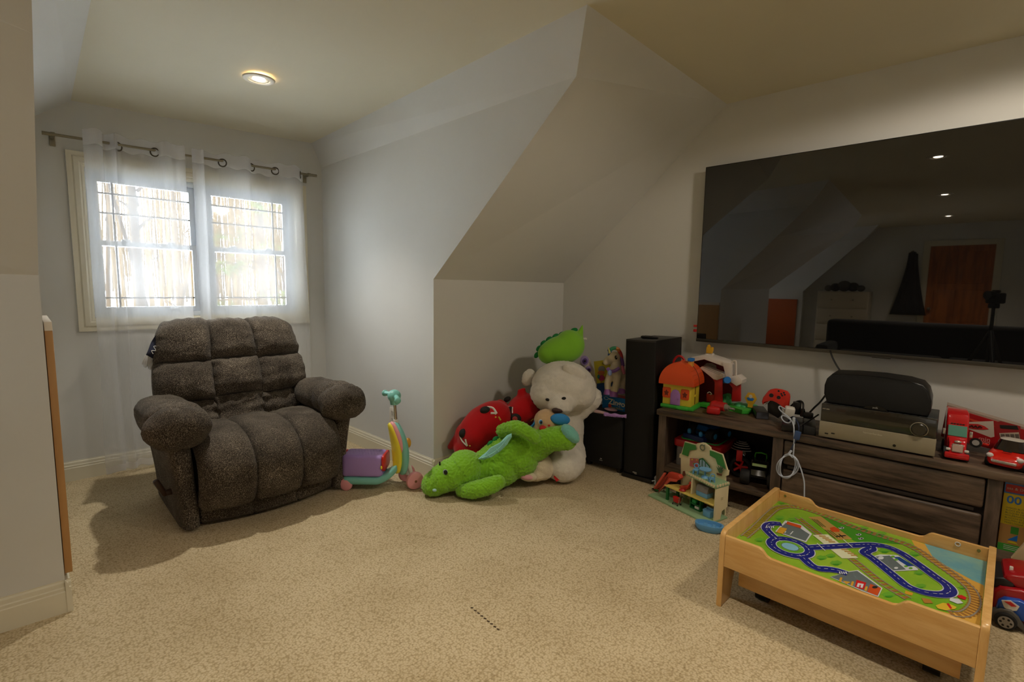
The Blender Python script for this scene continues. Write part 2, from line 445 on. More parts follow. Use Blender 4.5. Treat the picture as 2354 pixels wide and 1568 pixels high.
# ------------------------------------------------------------------ window
def glass():
    m = bpy.data.materials.new('window_glass'); m.use_nodes = True; nt = m.node_tree; N = nt.nodes; L = nt.links
    N.remove(N['Principled BSDF']); t = N.new('ShaderNodeBsdfTransparent'); t.inputs[0].default_value = (.96, .98, .98, 1)
    g = N.new('ShaderNodeBsdfGlossy'); g.inputs['Roughness'].default_value = .02
    f = N.new('ShaderNodeFresnel'); f.inputs[0].default_value = 1.45; mx = N.new('ShaderNodeMixShader')
    L.new(f.outputs[0], mx.inputs[0]); L.new(t.outputs[0], mx.inputs[1]); L.new(g.outputs[0], mx.inputs[2])
    L.new(mx.outputs[0], N['Material Output'].inputs[0]); return m
M_GLASS = glass()
M_GRILLE = mat('grille', '#6e6b60', .4)
def window(name, dx, detail=True):
    w = bpy.data.objects.new(name, None); COL.objects.link(w); w['kind'] = 'structure'; w.location = (dx, 4.4, 0); w.empty_display_size = .1
    x0, x1, z0, z1 = WX0, WX1, WZ0, WZ1; cw = .088
    prof = [(0, 0), (0, .012), (.012, .018), (.02, .018), (.028, .026), (.052, .026), (.06, .018), (.074, .022), (.088, .022), (.088, 0)]
    for a, bq in (((x0, z1), (x1, z1)), ((x1, z1), (x1, z0)), ((x1, z0), (x0, z0)), ((x0, z0), (x0, z1))):
        a = Vector((a[0], 0, a[1])); bq = Vector((bq[0], 0, bq[1])); d = (bq - a).normalized(); n = Vector((-d.z, 0, d.x))
        q = MB()
        V0 = []; V1 = []
        for pw, pd in prof:
            V0.append(q.bm.verts.new(a - d * pw + n * pw + Vector((0, -pd, 0)))); V1.append(q.bm.verts.new(bq + d * pw + n * pw + Vector((0, -pd, 0))))
        m = len(prof)
        for i in range(m): q.bm.faces.new((V0[i], V0[(i + 1) % m], V1[(i + 1) % m], V1[i]))
        q.bm.faces.new(V0); q.bm.faces.new(V1)
        q.build('casing', M_TRIM, w, True, angle=25)
    for a, bq in (((x0 - .012, 0, z0), (x0, .16, z1)), ((x1, 0, z0), (x1 + .012, .16, z1)), ((x0, 0, z1), (x1, .16, z1 + .012)), ((x0, 0, z0 - .012), (x1, .16, z0))):
        MB().box2(a, bq).build('jamb', M_TRIM, w)
    fr = MB(); t = .035
    fr.box2((x0, .061, z0 + .03), (x0 + t, .139, z1 - .03), .003).box2((x1 - t, .061, z0 + .03), (x1, .139, z1 - .03), .003).box2((x0, .06, z1 - t), (x1, .14, z1), .003).box2((x0, .05, z0), (x1, .14, z0 + t), .003)
    xm = (x0 + x1) / 2; fr.box2((xm - .04, .055, z0 + .03), (xm + .04, .138, z1 - .03), .003)
    fr.build('window_frame', M_VINYL, w)
    zm = 1.615
    for side, (a, bq) in enumerate(((x0 + t, xm - .04), (xm + .04, x1 - t))):
        for lev, (za, zb, yy) in enumerate(((zm - .02, z1 - t, .10), (z0 + t, zm + .02, .068))):
            s = MB(); r = .036
            s.box2((a, yy, za), (a + r, yy + .03, zb), .003).box2((bq - r, yy, za), (bq, yy + .03, zb), .003)
            s.box2((a + r - .003, yy + .001, zb - r), (bq - r + .003, yy + .029, zb - .0005), .003).box2((a + r - .003, yy + .001, za + .0005), (bq - r + .003, yy + .029, za + r), .003)
            so = s.build('sash', M_VINYL, w)
            MB().box2((a + r, yy + .012, za + r), (bq - r, yy + .016, zb - r)).build('pane', M_GLASS, so)
            if detail:
                gi = .115
                vx = a + gi if side == 0 else bq - gi
                bars = [(vx - .0055, vx + .0055, za + r, zb - r)]
                if lev == 0: bars += [(a + r, bq - r, zb - gi, zb - gi + .011), (a + r, bq - r, za + .225, za + .236)]
                else: bars += [(a + r, bq - r, za + gi - .02, za + gi - .009)]
                for k in bars: MB().box2((k[0], yy + .008, k[2]), (k[1], yy + .02, k[3])).build('grille_bar', M_GRILLE, so)
                if lev == 1:
                    for lx in (a + .17, bq - .17):
                        MB().box((lx, yy - .004, zb + .006), (.05, .03, .012), .004).build('sash_lock', M_VINYL, so)
                    MB().box((bq - .17, yy - .008, za + .02), (.07, .02, .014), .004).build('sash_lift', M_VINYL, so)
    return w
window('window_1', 0); window('window_2', -4.95, False)

# ------------------------------------------------------------------ outside: snow and bare woods
M_SNOW = mat('snow', '#f2f4f8', .9, var=.03, vscale=1.2, bump=.3, bscale=3, bump2=.05)
M_BARK = mat('bark', '#30271e', .95, col2='#221b15', vscale=14, stretch=(1, 1, .15), bump=.6, bscale=40)
M_BARK2 = mat('pale_bark', '#45361f', .95, col2='#2f251a', vscale=10, stretch=(1, 1, .2))
M_NEEDLE = mat('pine_needles', '#454d1c', .9, col2='#323b16', vscale=30)
g = MB(); g.grid(lambda u, v: Vector((-40 + 80 * u, 5.5 + 60 * v, -2.6 + 7.0 * v ** 1.3 + .25 * noise.noise(Vector((u * 18, v * 14, 0))))), 40, 30)
tag(g.build('snow_ground', M_SNOW, None, kind='structure'), 'snow covered ground rising into the woods outside the window', 'snow')
def tree(name, x, y, h, r, label, group, m, seed, lean=0):
    rd = random.Random(seed); z0 = -2.6 + 7.0 * max(0, (y - 5.5) / 60) ** 1.3 - .2
    t = thing(name, label, 'tree', (x, y, z0), 0, group)
    MB().tube([(0, 0, 0), (lean * .3, 0, h * .35), (lean * .7 + rd.uniform(-.1, .1), 0, h * .7), (lean, 0, h)], lambda q: r * (1 - .75 * q), 8, 4).build('trunk', m, t)
    b = MB()
    for k in range(9):
        zz = h * rd.uniform(.3, .95); a = rd.uniform(0, 2 * PI); ln = rd.uniform(.5, 1.6) * (1.1 - zz / h)
        p0 = Vector((lean * zz / h, 0, zz)); d = Vector((math.cos(a), math.sin(a), rd.uniform(.3, .9)))
        b.tube([p0, p0 + d * ln * .5 + Vector((0, 0, .1)), p0 + d * ln], lambda q: r * .28 * (1 - .8 * q), 5, 3)
    b.build('branches', m, t, kind='stuff'); return t
rd = random.Random(4)
for i, (u, y, r, ln, lab) in enumerate(((238, 14, .06, .2, 'slim grey trunk at the far left of the window view'), (318, 11, .11, .1, 'broad pale trunk in the left half of the window view'), (350, 12, .055, 1.5, 'thin trunk leaning right, foremost of the crossing pair outside'), (392, 12.6, .055, -1.3, 'thin trunk leaning left behind the crossing one outside'),
        (408, 13.5, .06, .1, 'straight brown trunk beside the middle of the window'), (508, 16, .05, -.3, 'slender trunk at the left of the right-hand sash'), (548, 18, .05, .3, 'slender far trunk between mullion and pine'), (650, 11.5, .08, .2, 'dark trunk at the right edge of the window view'))):
    q = P(u, 660, 'y', y); tree('bare_tree', q.x, y, rd.uniform(8, 11), r, lab, None, M_BARK if i % 2 else M_BARK2, i, ln)
dm = MB()
for i in range(420):
    y = rd.uniform(26, 50); x = (y / 4.4) * rd.uniform(.0, 2.1); z0 = -2.8 + 7 * ((y - 5.5) / 60) ** 1.3; r = rd.uniform(.025, .075); h = rd.uniform(7, 12)
    for q in range(3):
        zz = z0 + h * rd.uniform(.2, .8); dm.cyl((x, y, zz), (x + rd.uniform(-1.6, 1.6), y, zz + rd.uniform(.2, 1.2)), r * .35, r * .1, 4)
    dm.cyl((x, y, z0), (x + rd.uniform(-.5, .5), y, z0 + h), r, r * .4, 6)
tag(dm.build('distant_woods', mat('far_bark', '#4e4029', .95, var=.3, vscale=.6), None, kind='stuff'), 'thicket of thin far trunks behind the nearer bare trees', 'woods')
pt = thing('pine_tree', 'pine with pale green needle sprays in the right half of the window', 'tree', (P(597, 660, 'y', 9.2).x, 9.2, -2.5))
MB().tube([(0, 0, 0), (.05, 0, 3), (0, 0, 8)], lambda q: .13 * (1 - .7 * q), 10, 4).build('trunk', M_BARK2, pt)
br = MB(); nd = MB()
for k in range(26):
    zz = rd.uniform(2.6, 7.5); a = rd.uniform(0, 2 * PI); ln = rd.uniform(.7, 1.3)
    p0 = Vector((0, 0, zz)); p1 = p0 + Vector((math.cos(a), math.sin(a), rd.uniform(-.3, .1))) * ln
    br.tube([p0, (p0 + p1) / 2 + Vector((0, 0, .08)), p1], lambda q: .025 * (1 - .7 * q), 5, 3)
    for j in range(26):
        c = p0.lerp(p1, rd.uniform(.35, 1)) + Vector((rd.gauss(0, .1), rd.gauss(0, .1), rd.gauss(0, .06)))
        for q in range(5):
            d = Vector((rd.gauss(0, 1), rd.gauss(0, 1), rd.gauss(0, .7))).normalized() * .13; s = d.orthogonal().normalized() * .008
            nd.face([c - s, c + s, c + d])
br.build('branches', M_BARK2, pt, kind='stuff'); nd.build('needles', M_NEEDLE, pt, False, kind='stuff', fix=False)

# ------------------------------------------------------------------ recessed lamps
M_LAMPTRIM = mat('lamp_trim', '#e4dcc8', .45)
M_CAN = mat('lamp_reflector', '#c9b99a', .3, metal=.4)
M_BULB = mat('lamp_bulb', (1, .86, .66, 1), .5, emit=45)
def downlight(loc, label, power=LAMP_W, col=LAMP_C, ang=110, blend=1.0, soft=.03):
    t = thing('recessed_light', label, 'light', loc, 0, None)
    b = MB(); b.lathe([(.056, -.001), (.058, -.006), (.068, -.010), (.086, -.007), (.09, .0)], 36); b.build('trim_ring', M_LAMPTRIM, t)
    b = MB(); b.lathe([(.057, -.002), (.05, -.004), (.044, -.0015), (.036, -.002)], 32); b.build('reflector', M_CAN, t)
    b = MB(); b.lathe([(.0, -.007), (.02, -.006), (.032, -.004), (.037, -.001)], 28); b.build('bulb', M_BULB, t)
    l = bpy.data.lights.new('downlight', 'SPOT'); l.energy = power * 4; l.color = col; l.spot_size = math.radians(ang); l.spot_blend = blend; l.shadow_soft_size = soft
    lo = bpy.data.objects.new('downlight', l); COL.objects.link(lo); lo.parent = t; lo.location = (0, 0, -.045)
    return t
lz = 2.64
dl = P(595, 178, 'z', 2.585); dl.z = 2.51 + (dl.x - .305) / 1.565 * .06; dl.z += (ZC - dl.z) * (4.4 - dl.y) / 2.94 - .001
downlight(dl, 'lit recessed ceiling light above the recliner', DORMER_W, (1, .95, .86), 97)
downlight((.82, .45, ZC), 'lit recessed ceiling light nearest the television')
downlight((-1.55, .43, ZC), 'lit recessed ceiling light in the middle of the room')
downlight((-3.91, .41, ZC), 'lit recessed ceiling light nearest the door')
downlight((dl.x - 4.95, dl.y, dl.z), 'lit recessed ceiling light in the far dormer', DORMER_W, (1, .95, .86), 97)
downlight((2.45, -.40, ZC), 'lit recessed ceiling light nearest the play table, right of the picture', 17.0, LAMP_C, 174, .2, .12)

# wall outlet
oc = P(903, 957, 'x', 1.978)
ot = thing('wall_outlet', 'white duplex outlet plate low on the dormer wall', 'outlet', (0, 0, 0), 0)
ot.location = (oc.x + .004, oc.y, oc.z); ot.rotation_euler = (0, 0, math.radians(-90 + 1.8))
MB().prism(rrect(.085, .135, .008), 0, .007, FRONT((0, 0, 0)), .002).build('cover_plate', mat('outlet_white', '#d9d2c4', .4), ot)
for zz in (.028, -.028):
    s = MB().prism(rrect(.04, .042, .014), .007, .009, FRONT((0, 0, zz))).build('socket', MATS['outlet_white'], ot)
    k = MB()
    for xx in (-.008, .008): k.box((xx, -.0094, zz + .006), (.003, .001, .011))
    k.box((0, -.0094, zz - .01), (.005, .001, .005)); k.build('slot', mat('slot_black', '#221f1c', .6), s, world=False)
# ------------------------------------------------------------------ curtain rod and sheer curtains
M_NICKEL = mat('brushed_nickel', '#8f8874', .35, metal=.7)
M_GROM = mat('grommet_metal', '#4c453a', .35, metal=.6)
def sheer(name, a, tr):
    m = bpy.data.materials.new(name); m.use_nodes = True; nt = m.node_tree; N = nt.nodes; L = nt.links
    N.remove(N['Principled BSDF'])
    t = N.new('ShaderNodeBsdfTransparent'); d = N.new('ShaderNodeBsdfDiffuse'); d.inputs[0].default_value = (.9, .9, .93, 1)
    s = N.new('ShaderNodeBsdfTranslucent'); s.inputs[0].default_value = (.9, .9, .93, 1)
    m1 = N.new('ShaderNodeMixShader'); m1.inputs[0].default_value = tr; L.new(d.outputs[0], m1.inputs[1]); L.new(s.outputs[0], m1.inputs[2])
    tc = N.new('ShaderNodeTexCoord'); w = N.new('ShaderNodeTexNoise'); w.inputs['Scale'].default_value = 60
    mp = N.new('ShaderNodeMapping'); mp.inputs['Scale'].default_value = (6, 1, .4); L.new(tc.outputs['Object'], mp.inputs[0]); L.new(mp.outputs[0], w.inputs['Vector'])
    mr = N.new('ShaderNodeMapRange'); mr.inputs[3].default_value = a - .02; mr.inputs[4].default_value = a + .02; L.new(w.outputs[0], mr.inputs[0])
    m2 = N.new('ShaderNodeMixShader'); L.new(mr.outputs[0], m2.inputs[0]); L.new(t.outputs[0], m2.inputs[1]); L.new(m1.outputs[0], m2.inputs[2])
    L.new(m2.outputs[0], N['Material Output'].inputs[0]); return m
M_SHEER = sheer('white_voile', .30, .55); M_HEM = sheer('white_voile_doubled', .55, .5)
ROD = 4.30; zrod = lambda x: 2.256 + (x - .153) / 1.71 * .022
rt = thing('curtain_rod', 'slim brushed nickel curtain rod above the window', 'curtain rod', (.153, ROD, 2.256))
def rl(x, dy=0, dz=0): return Vector((x - .153, dy, zrod(x) - 2.256 + dz))
MB().cyl(rl(.19), rl(1.82), .0085, n=16).build('pole', M_NICKEL, rt)
for a, c in ((.150, .20), (1.80, 1.865)):
    MB().cyl(rl(a), rl(c), .0115, n=16).build('finial', M_NICKEL, rt)
for x in (.20, 1.80):
    b = MB(); b.box(rl(x, .045, -.005), (.016, .1, .012), .003); b.box(rl(x, .093, -.02), (.03, .008, .07), .003); b.cyl(rl(x - .01), rl(x + .01), .014, n=16)
    b.build('bracket', M_NICKEL, rt)
def curtain(name, label, prof, grom, ztop, zbot, flare=0):
    t = thing(name, label, 'curtain', (prof[0][0], ROD, zbot))
    pts = catmull([Vector((x, y, 0)) for x, y in prof], 6); n = len(pts); x0 = prof[0][0]
    def sheet(za, zb, nv, off=0):
        def fn(u, v):
            p = pts[round(u * (n - 1))]; z = za + (zb - za) * v; d = max(0, (ztop - z) / (ztop - zbot))
            x = p.x + flare * d * (p.x - x0) + .006 * math.sin(z * 5 + p.x * 30) * d
            y = p.y * (1 - .25 * d) + .012 * math.sin(z * 3.1 + p.x * 40) * d
            zz = z + (.008 * math.sin(p.x * 50) if v in (0, 1) else 0)
            return Vector((x - x0, y + off, zz - zbot))
        return fn
    MB().grid(sheet(zbot, ztop, 26), n, 26).build('panel', M_SHEER, t, fix=False)
    MB().grid(sheet(ztop - .1, ztop - .002, 5, -.003), n, 5).build('heading_hem', M_HEM, t, fix=False)
    MB().grid(sheet(zbot + .003, zbot + .05, 3, -.003), n, 3).build('bottom_hem', M_HEM, t, fix=False)
    for g, ang in grom:
        m = Matrix.Translation((g - x0, -.006, zrod(g) - zbot - .014)) @ Euler((0, 0, ang)).to_matrix().to_4x4() @ Euler((PI / 2, 0, 0)).to_matrix().to_4x4()
        b = MB(); b.grid(lambda u, v: Vector(((.027 + .0048 * math.cos(v * 2 * PI)) * math.cos(u * 2 * PI), (.027 + .0048 * math.cos(v * 2 * PI)) * math.sin(u * 2 * PI), .003 * math.sin(v * 2 * PI))), 28, 8, m, cu=True, cv=True)
        b.build('grommet', M_GROM, t)
    return t
XP = lambda u: P(u, 340 + (u - 190) * .12, 'y', ROD).x
curtain('curtain', 'left sheer white curtain, bunched and hanging to the floor at the window', [(XP(a), b) for a, b in ((190, -.03), (206, -.05), (224, -.045), (236, -.012), (230, .03), (243, .045), (256, -.02), (264, -.04), (270, -.01), (284, .03), (310, .038), (338, .03), (356, .0), (374, -.035), (392, -.03), (404, -.045), (418, -.03), (425, -.01))],
        [(XP(271), .5), (XP(356), -.5)], 2.325, .035)
curtain('curtain', 'right sheer white curtain behind the recliner, spread over the window', [(XP(a), b) for a, b in ((440, -.015), (446, -.045), (460, -.05), (467, -.02), (462, .015), (478, .035), (500, .025), (511, .0), (530, -.035), (552, -.045), (568, -.035), (578, -.0), (592, .03), (618, .032), (632, .0), (648, -.04), (668, -.045), (684, -.02), (691, .01), (698, .03))],
        [(XP(511), -.5), (XP(578), .5), (XP(632), -.5), (XP(690), 1.1)], 2.32, .06, .045)

# tan panel on the dormer's left wall
bt = thing('wall_board', 'tan wooden board standing edge-on against the left dormer wall', 'board', (.0525, 2.64, .155))
MB().box2((0, 0, 0), (.024, .5, 1.0), .002).build('panel', mat('tan_wood', '#b98a54', .5, var=.12, vscale=5, stretch=(4, 4, .6)), bt)
MB().box2((0, 0, 1.0), (.024, .5, 1.035), .002).build('cap', mat('cap_white', '#e2d6c4', .5), bt)

# ------------------------------------------------------------------ recliner
def fabric():
    m = bpy.data.materials.new('chenille'); m.use_nodes = True; nt = m.node_tree; N = nt.nodes; L = nt.links; b = N['Principled BSDF']
    b.inputs['Roughness'].default_value = .92; b.inputs['Sheen Weight'].default_value = .04; b.inputs['Specular IOR Level'].default_value = .15
    tc = N.new('ShaderNodeTexCoord'); mp = N.new('ShaderNodeMapping'); mp.inputs['Scale'].default_value = (1, 1, .35); L.new(tc.outputs['Object'], mp.inputs[0])
    n = N.new('ShaderNodeTexNoise'); n.inputs['Scale'].default_value = 400; n.inputs['Detail'].default_value = 3; L.new(mp.outputs[0], n.inputs['Vector'])
    n2 = N.new('ShaderNodeTexNoise'); n2.inputs['Scale'].default_value = 7; n2.inputs['Detail'].default_value = 3; L.new(tc.outputs['Object'], n2.inputs['Vector'])
    r = N.new('ShaderNodeValToRGB'); e = r.color_ramp.elements
    e[0].position = .33; e[0].color = lin('#1f1b17'); e[1].position = .76; e[1].color = lin('#a99c8a'); k = e.new(.53); k.color = lin('#484037')
    ad = N.new('ShaderNodeMath'); ad.operation = 'MULTIPLY_ADD'; ad.inputs[1].default_value = .22; L.new(n2.outputs[0], ad.inputs[0])
    sb = N.new('ShaderNodeMath'); sb.operation = 'SUBTRACT'; sb.inputs[1].default_value = .11; L.new(n.outputs[0], sb.inputs[0]); L.new(sb.outputs[0], ad.inputs[2])
    L.new(ad.outputs[0], r.inputs[0]); L.new(r.outputs[0], b.inputs['Base Color'])
    bp = N.new('ShaderNodeBump'); bp.inputs['Strength'].default_value = .5; bp.inputs['Distance'].default_value = .003; L.new(n.outputs[0], bp.inputs['Height']); L.new(bp.outputs[0], b.inputs['Normal'])
    return m
M_FAB = fabric()
def cushion(S_, u0, u1, v0, v1, bulge, back, pw=4, nu=17, nv=17, wr=.004, seed=0, b=None):
    """pillow between two sheets that share their border: the stitched seam"""
    b = b or MB()
    def fn(sign):
        def f(u, v):
            uu = u0 + (u1 - u0) * u; vv = v0 + (v1 - v0) * v
            p, n = S_(uu, vv)
            e = max(0, (1 - abs(2 * u - 1) ** pw)) * max(0, (1 - abs(2 * v - 1) ** pw)); e = e ** .5
            q = noise.noise(Vector((uu * 9 + seed, vv * 9, seed * 1.7))) * wr + noise.noise(Vector((uu * 24 + seed, vv * 5, seed))) * wr * .6
            # gathers radiating from the seams
            ed = 1 - e
            q += wr * 1.3 * ed * (math.sin(uu * 75 + seed) + math.sin(vv * 60 + seed * 2)) * (1 if e > .02 else 0)
            q += wr * .9 * noise.noise(Vector((uu * 5 + vv * 14, vv * 16 - uu * 9, seed * 3.1)))
            return p + n * ((bulge * e + q * min(1, e * 3)) if sign > 0 else -back * e)
        return f
    b.grid(fn(1), nu, nv); b.grid(fn(-1), nu, nv)
    bmesh.ops.remove_doubles(b.bm, verts=b.bm.verts, dist=.0004)
    return b
def sup(b, c, r, e1=.6, e2=.6, n=28, wob=.0, M=None, seed=0):
    def pw(a, k): return math.copysign(abs(a) ** k, a)
    def fn(u, v):
        a = u * 2 * PI; t = (v - .5) * PI
        q = 1 + wob * noise.noise(Vector((math.cos(a) * 2 + seed, math.sin(a) * 2, v * 5)))
        return Vector(c) + Vector((r[0] * pw(math.cos(t), e1) * pw(math.cos(a), e2) * q, r[1] * pw(math.cos(t), e1) * pw(math.sin(a), e2) * q, r[2] * pw(math.sin(t), e1) * q))
    b.grid(fn, n, n // 2 + 1, M, cu=True); bmesh.ops.remove_doubles(b.bm, verts=b.bm.verts, dist=.0003); return b
rec = thing('recliner', 'dark grey-brown chenille recliner armchair with tufted back by the window', 'armchair', (.985, 3.02, 0))
def Sback(u, v):
    w = .405 + .045 * math.sin(min(1, v * 1.2) * PI) - (.055 * max(0, (v - .86) / .14) ** 2 if v > .86 else 0)
    if v < .35: w = max(w, .425)
    x = (2 * u - 1) * w
    z = .40 + .70 * v; y = .47 + .23 * v + .02 * math.sin(v * PI) * -1
    if v > .9: y += .10 * ((v - .9) / .1) ** 2
    y += .07 * abs(2 * u - 1) ** 3
    if v > .84: z -= .02 * abs(2 * u - 1) ** 4 * (v - .84) / .16
    n = Vector((.28 * (2 * u - 1) ** 3, -1, .30 + (.9 if v > .9 else 0) * (v - .9) * 8)).normalized()
    return Vector((x, y, z)), n
cols = (0, .335, .655, 1); rows = (0.0, .33, .655, 1)
for r_ in range(3):
    for c_ in range(3):
        bl = (.06, .10, .105)[r_] * (.9 if c_ == 1 else 1)
        v0, v1 = rows[r_], rows[r_ + 1]
        if c_ != 1 and r_ < 2: v1 -= .02 * (2 - r_) * .6
        if c_ != 1 and r_ > 0: v0 -= .02 * (3 - r_) * .6
        cushion(Sback, cols[c_] - .010, cols[c_ + 1] + .010, v0 - .008, min(1, v1 + .008), bl, .05, 2.8 if r_ else 2.4, 27, 27, .011 if r_ == 0 else .006, r_ * 3 + c_).build('back_cushion', M_FAB, rec, fix=True, angle=80)
def Sshell(u, v):
    p, n = Sback(.04 + .92 * u, .96 * v); return p + Vector((0, .03, -.01)), n
cushion(Sshell, 0, 1, 0, 1, .0, .17, 8, 15, 15, 0, 1).build('back_shell', M_FAB, rec, angle=80)
seatp = catmull([Vector((0, y, z)) for y, z in ((.56, .42), (.42, .455), (.22, .475), (.05, .462), (-.035, .405), (-.062, .32), (-.055, .235), (-.03, .165), (-.005, .15))], 6)
def Sseat(u, v):
    x = -.375 + .775 * u; k = v * (len(seatp) - 1); i = min(int(k), len(seatp) - 2); p = seatp[i].lerp(seatp[i + 1], k - i); t = (seatp[i + 1] - seatp[i]).normalized()
    n = Vector((0, t.z, -t.y)) * 1.0
    if n.z < 0 and n.y > 0: n = -n
    bow = .075 * (1 - ((x - .01) / .4) ** 2) * min(1, max(0, (v - .25) / .35))
    return Vector((x, p.y - bow, p.z + .01 * math.sin(u * PI))), n
for c_, (a, c) in enumerate(((0, .335), (.335, .665), (.665, 1))):
    cushion(Sseat, a - .01, c + .01, 0, 1, .058, .05, 4, 19, 33, .007, 11 + c_).build('seat_cushion', M_FAB, rec, angle=80)
def Sfront(u, v):
    x = -.37 + .765 * u; bow = .085 * (1 - ((x - .01) / .4) ** 2)
    return Vector((x, .035 - bow + .02 * v, .215 - .19 * v)), Vector((0, -1, 0))
for c_, (a, c) in enumerate(((0, .335), (.335, .665), (.665, 1))):
    cushion(Sfront, a - .006, c + .006, 0, 1, .018, .05, 8, 13, 11, .003, 21 + c_).build('front_panel', M_FAB, rec, angle=80)
for sx in (-1, 1):
    x0 = .01
    def X(a): return x0 + sx * a
    b = MB()
    def side(u, v):
        a = u * 2 * PI; z = .028 + .50 * v
        hw = .048 + .016 * v ** 2; cx = .418 + .045 * v ** 1.6; cy = .36; hy = .37
        cs, sn = math.cos(a), math.sin(a)
        x = cx + hw * math.copysign(abs(cs) ** .45, cs); y = cy + hy * math.copysign(abs(sn) ** .3, sn)
        return Vector((X(x), y, z))
    b.grid(side, 40, 12, cu=True); b.bm.faces.new([v for v in b.bm.verts if abs(v.co.z - .028) < 1e-5][::1]) if False else None
    b.build('side_panel', M_FAB, rec, angle=60)
    arm = MB(); sup(arm, (X(.455), .36, .592), (.132, .27, .10), .75, .8, 32, .06, seed=3 + sx); arm.build('arm_pad', M_FAB, rec, angle=80)
    arm = MB(); sup(arm, (X(.452), .13, .604), (.138, .135, .106), .8, .85, 32, .07, seed=13 + sx); arm.build('arm_pad', M_FAB, rec, angle=80)
    arm = MB(); sup(arm, (X(.455), .015, .588), (.152, .12, .112), .85, .9, 32, .10, seed=8 + sx); arm.build('arm_front', M_FAB, rec, angle=80)
MB().box2((-.38, .06, .05), (.40, .70, .36), .03).build('base_frame', mat('recliner_dark', '#1d1a18', .8), rec)
MB().box2((-.33, .1, .0), (.35, .66, .05), .01).build('rocker_base', MATS['recliner_dark'], rec)
b = MB(); b.box2((-.505, .15, .185), (-.45, .185, .215), .008); b.box((-.515, .165, .235), (.03, .034, .11), .012, rot=(0, math.radians(-24), 0)); b.build('lever', mat('lever_wood', '#3a2418', .4), rec)

# navy pennant hanging off the back
fl_ = thing('navy_pennant', 'navy cloth pennant with white script and pale fringe hanging from the recliner back', 'cloth', P(352, 800, 'y', 3.72))
Mn = mat('navy_cloth', '#1d2138', .8, bump=.3, bscale=50); Mf = mat('pale_fringe', '#b9b7b4', .8)
q = [P(a, c, 'y', 3.70) for a, c in ((357, 772), (371, 778), (354, 826), (334, 815))]
def pen(u, v):
    a = q[0].lerp(q[1], u).lerp(q[3].lerp(q[2], u), v); return a + Vector((0, .02 * math.sin(v * 5 + u * 3) - .03 * u, 0))
MB().grid(pen, 8, 12).build('cloth', Mn, fl_, world=True, fix=False)
b = MB()
for k in range(9):
    p0 = pen(k / 8, 1); b.tube([p0, p0 + Vector((-.012, -.004, -.025)), p0 + Vector((-.02 + .003 * (k % 3), 0, -.058 - .01 * (k % 2)))], .0035, 5, 3)
b.build('fringe', Mf, fl_, world=True)
b = MB(); b.tube([pen(.5, .25) + Vector((0, -.004, 0)), pen(.75, .38) + Vector((0, -.004, 0)), pen(.35, .48) + Vector((0, -.004, 0)), pen(.7, .6) + Vector((0, -.004, 0)), pen(.3, .7) + Vector((0, -.004, 0)), pen(.6, .8) + Vector((0, -.004, 0))], .0022, 5, 5)
b.build('script', mat('script_white', '#d8d6d2', .7), fl_, world=True)

# ------------------------------------------------------------------ ride-on scooter
sc = thing('scooter', 'small teal, yellow and purple ride-on scooter by the dormer baseboard', 'scooter', (1.785, 2.757, 0), math.radians(-45))
TEAL = mat('teal_plastic', '#7fc4b8', .35); YEL = mat('yellow_plastic', '#efdc3c', .35); PUR = mat('purple_plastic', '#a98bd0', .4, bump=.0); PINK = mat('pink_plastic', '#eaa0a6', .4)
RED = mat('red_plastic', '#c8201c', .3); CHR = mat('chrome', '#b9b6ae', .15, metal=1); WHT = mat('white_plastic', '#ded9d0', .35)
# deck: swept tray rising to the front
b = MB()
def deck(u, v):
    s = -.455 + .415 * u; lift = .0 if u < .55 else .14 * ((u - .55) / .45) ** 2
    hw = .085 - .03 * max(0, (u - .6) / .4) - (.03 if u < .05 else 0); a = v * 2 * PI
    return Vector((s, hw * math.copysign(abs(math.cos(a)) ** .5, math.cos(a)), .066 + lift + .030 * math.copysign(abs(math.sin(a)) ** .6, math.sin(a))))
b.grid(deck, 24, 24, cv=True); b.build('deck', TEAL, sc, angle=50)
b = MB(); b.prism(rrect(.27, .165, .03, cx=-.305), .095, .24, None, .02, 3)
b.build('storage_seat', PUR, sc)
b = MB()
for i in range(11):
    for j in range(5): b.ell((-.42 + i * .02 + (j % 2) * .01, -.05 + j * .025, .2405), (.0055, .0055, .002), n=8)
b.build('seat_grip_dots', mat('lilac', '#b79bda', .45), sc)
for s_ in (-.165, -.445):
    MB().prism(rrect(.16, .11, .03), -.008, .008, basis((s_, 0, .185), (0, 1, 0), (0, 0, 1), (1, 0, 0)), .004).build('end_latch', RED, sc)
b = MB(); b.ell((-.172, -.084, .165), (.006, .006, .012), n=10); b.build('latch_catch', YEL, sc)
# steering head, turned towards the wall: leg shield, post, handlebar, fork and front wheels
HEAD = Matrix.Translation((-.06, 0, 0)) @ Matrix.Rotation(math.radians(32), 4, 'Z') @ Matrix.Translation((.06, 0, 0))
def headpart(o): o.data.transform(HEAD); return o
def shell(ds, rs, kw, z0, z1):
    def f(u, v):
        z = z0 + (z1 - z0) * v; k = (z - .10) / .36; a = u * 2 * PI
        hw = kw * (.046 + .04 * math.sin(max(0, min(1, 1 - k)) ** .7 * PI * .62)); e = math.sin(min(1, max(.0, v)) * PI) ** .28 if 0 < v < 1 else .02
        return Vector((-.045 + ds - .045 * k - .10 * (k - .5) ** 2 + rs * e * math.cos(a), hw * e * math.sin(a), z))
    return f
for nm, m, ar in (('leg_shield', TEAL, (.012, .036, 1.0, .085, .465)), ('shield_stripe', PINK, (-.006, .030, .93, .22, .463)), ('shield_lining', YEL, (-.026, .028, .84, .10, .458))):
    b = MB(); b.grid(shell(*ar), 32, 22, cu=True); bmesh.ops.remove_doubles(b.bm, verts=b.bm.verts, dist=.0008); headpart(b.build(nm, m, sc, angle=60))
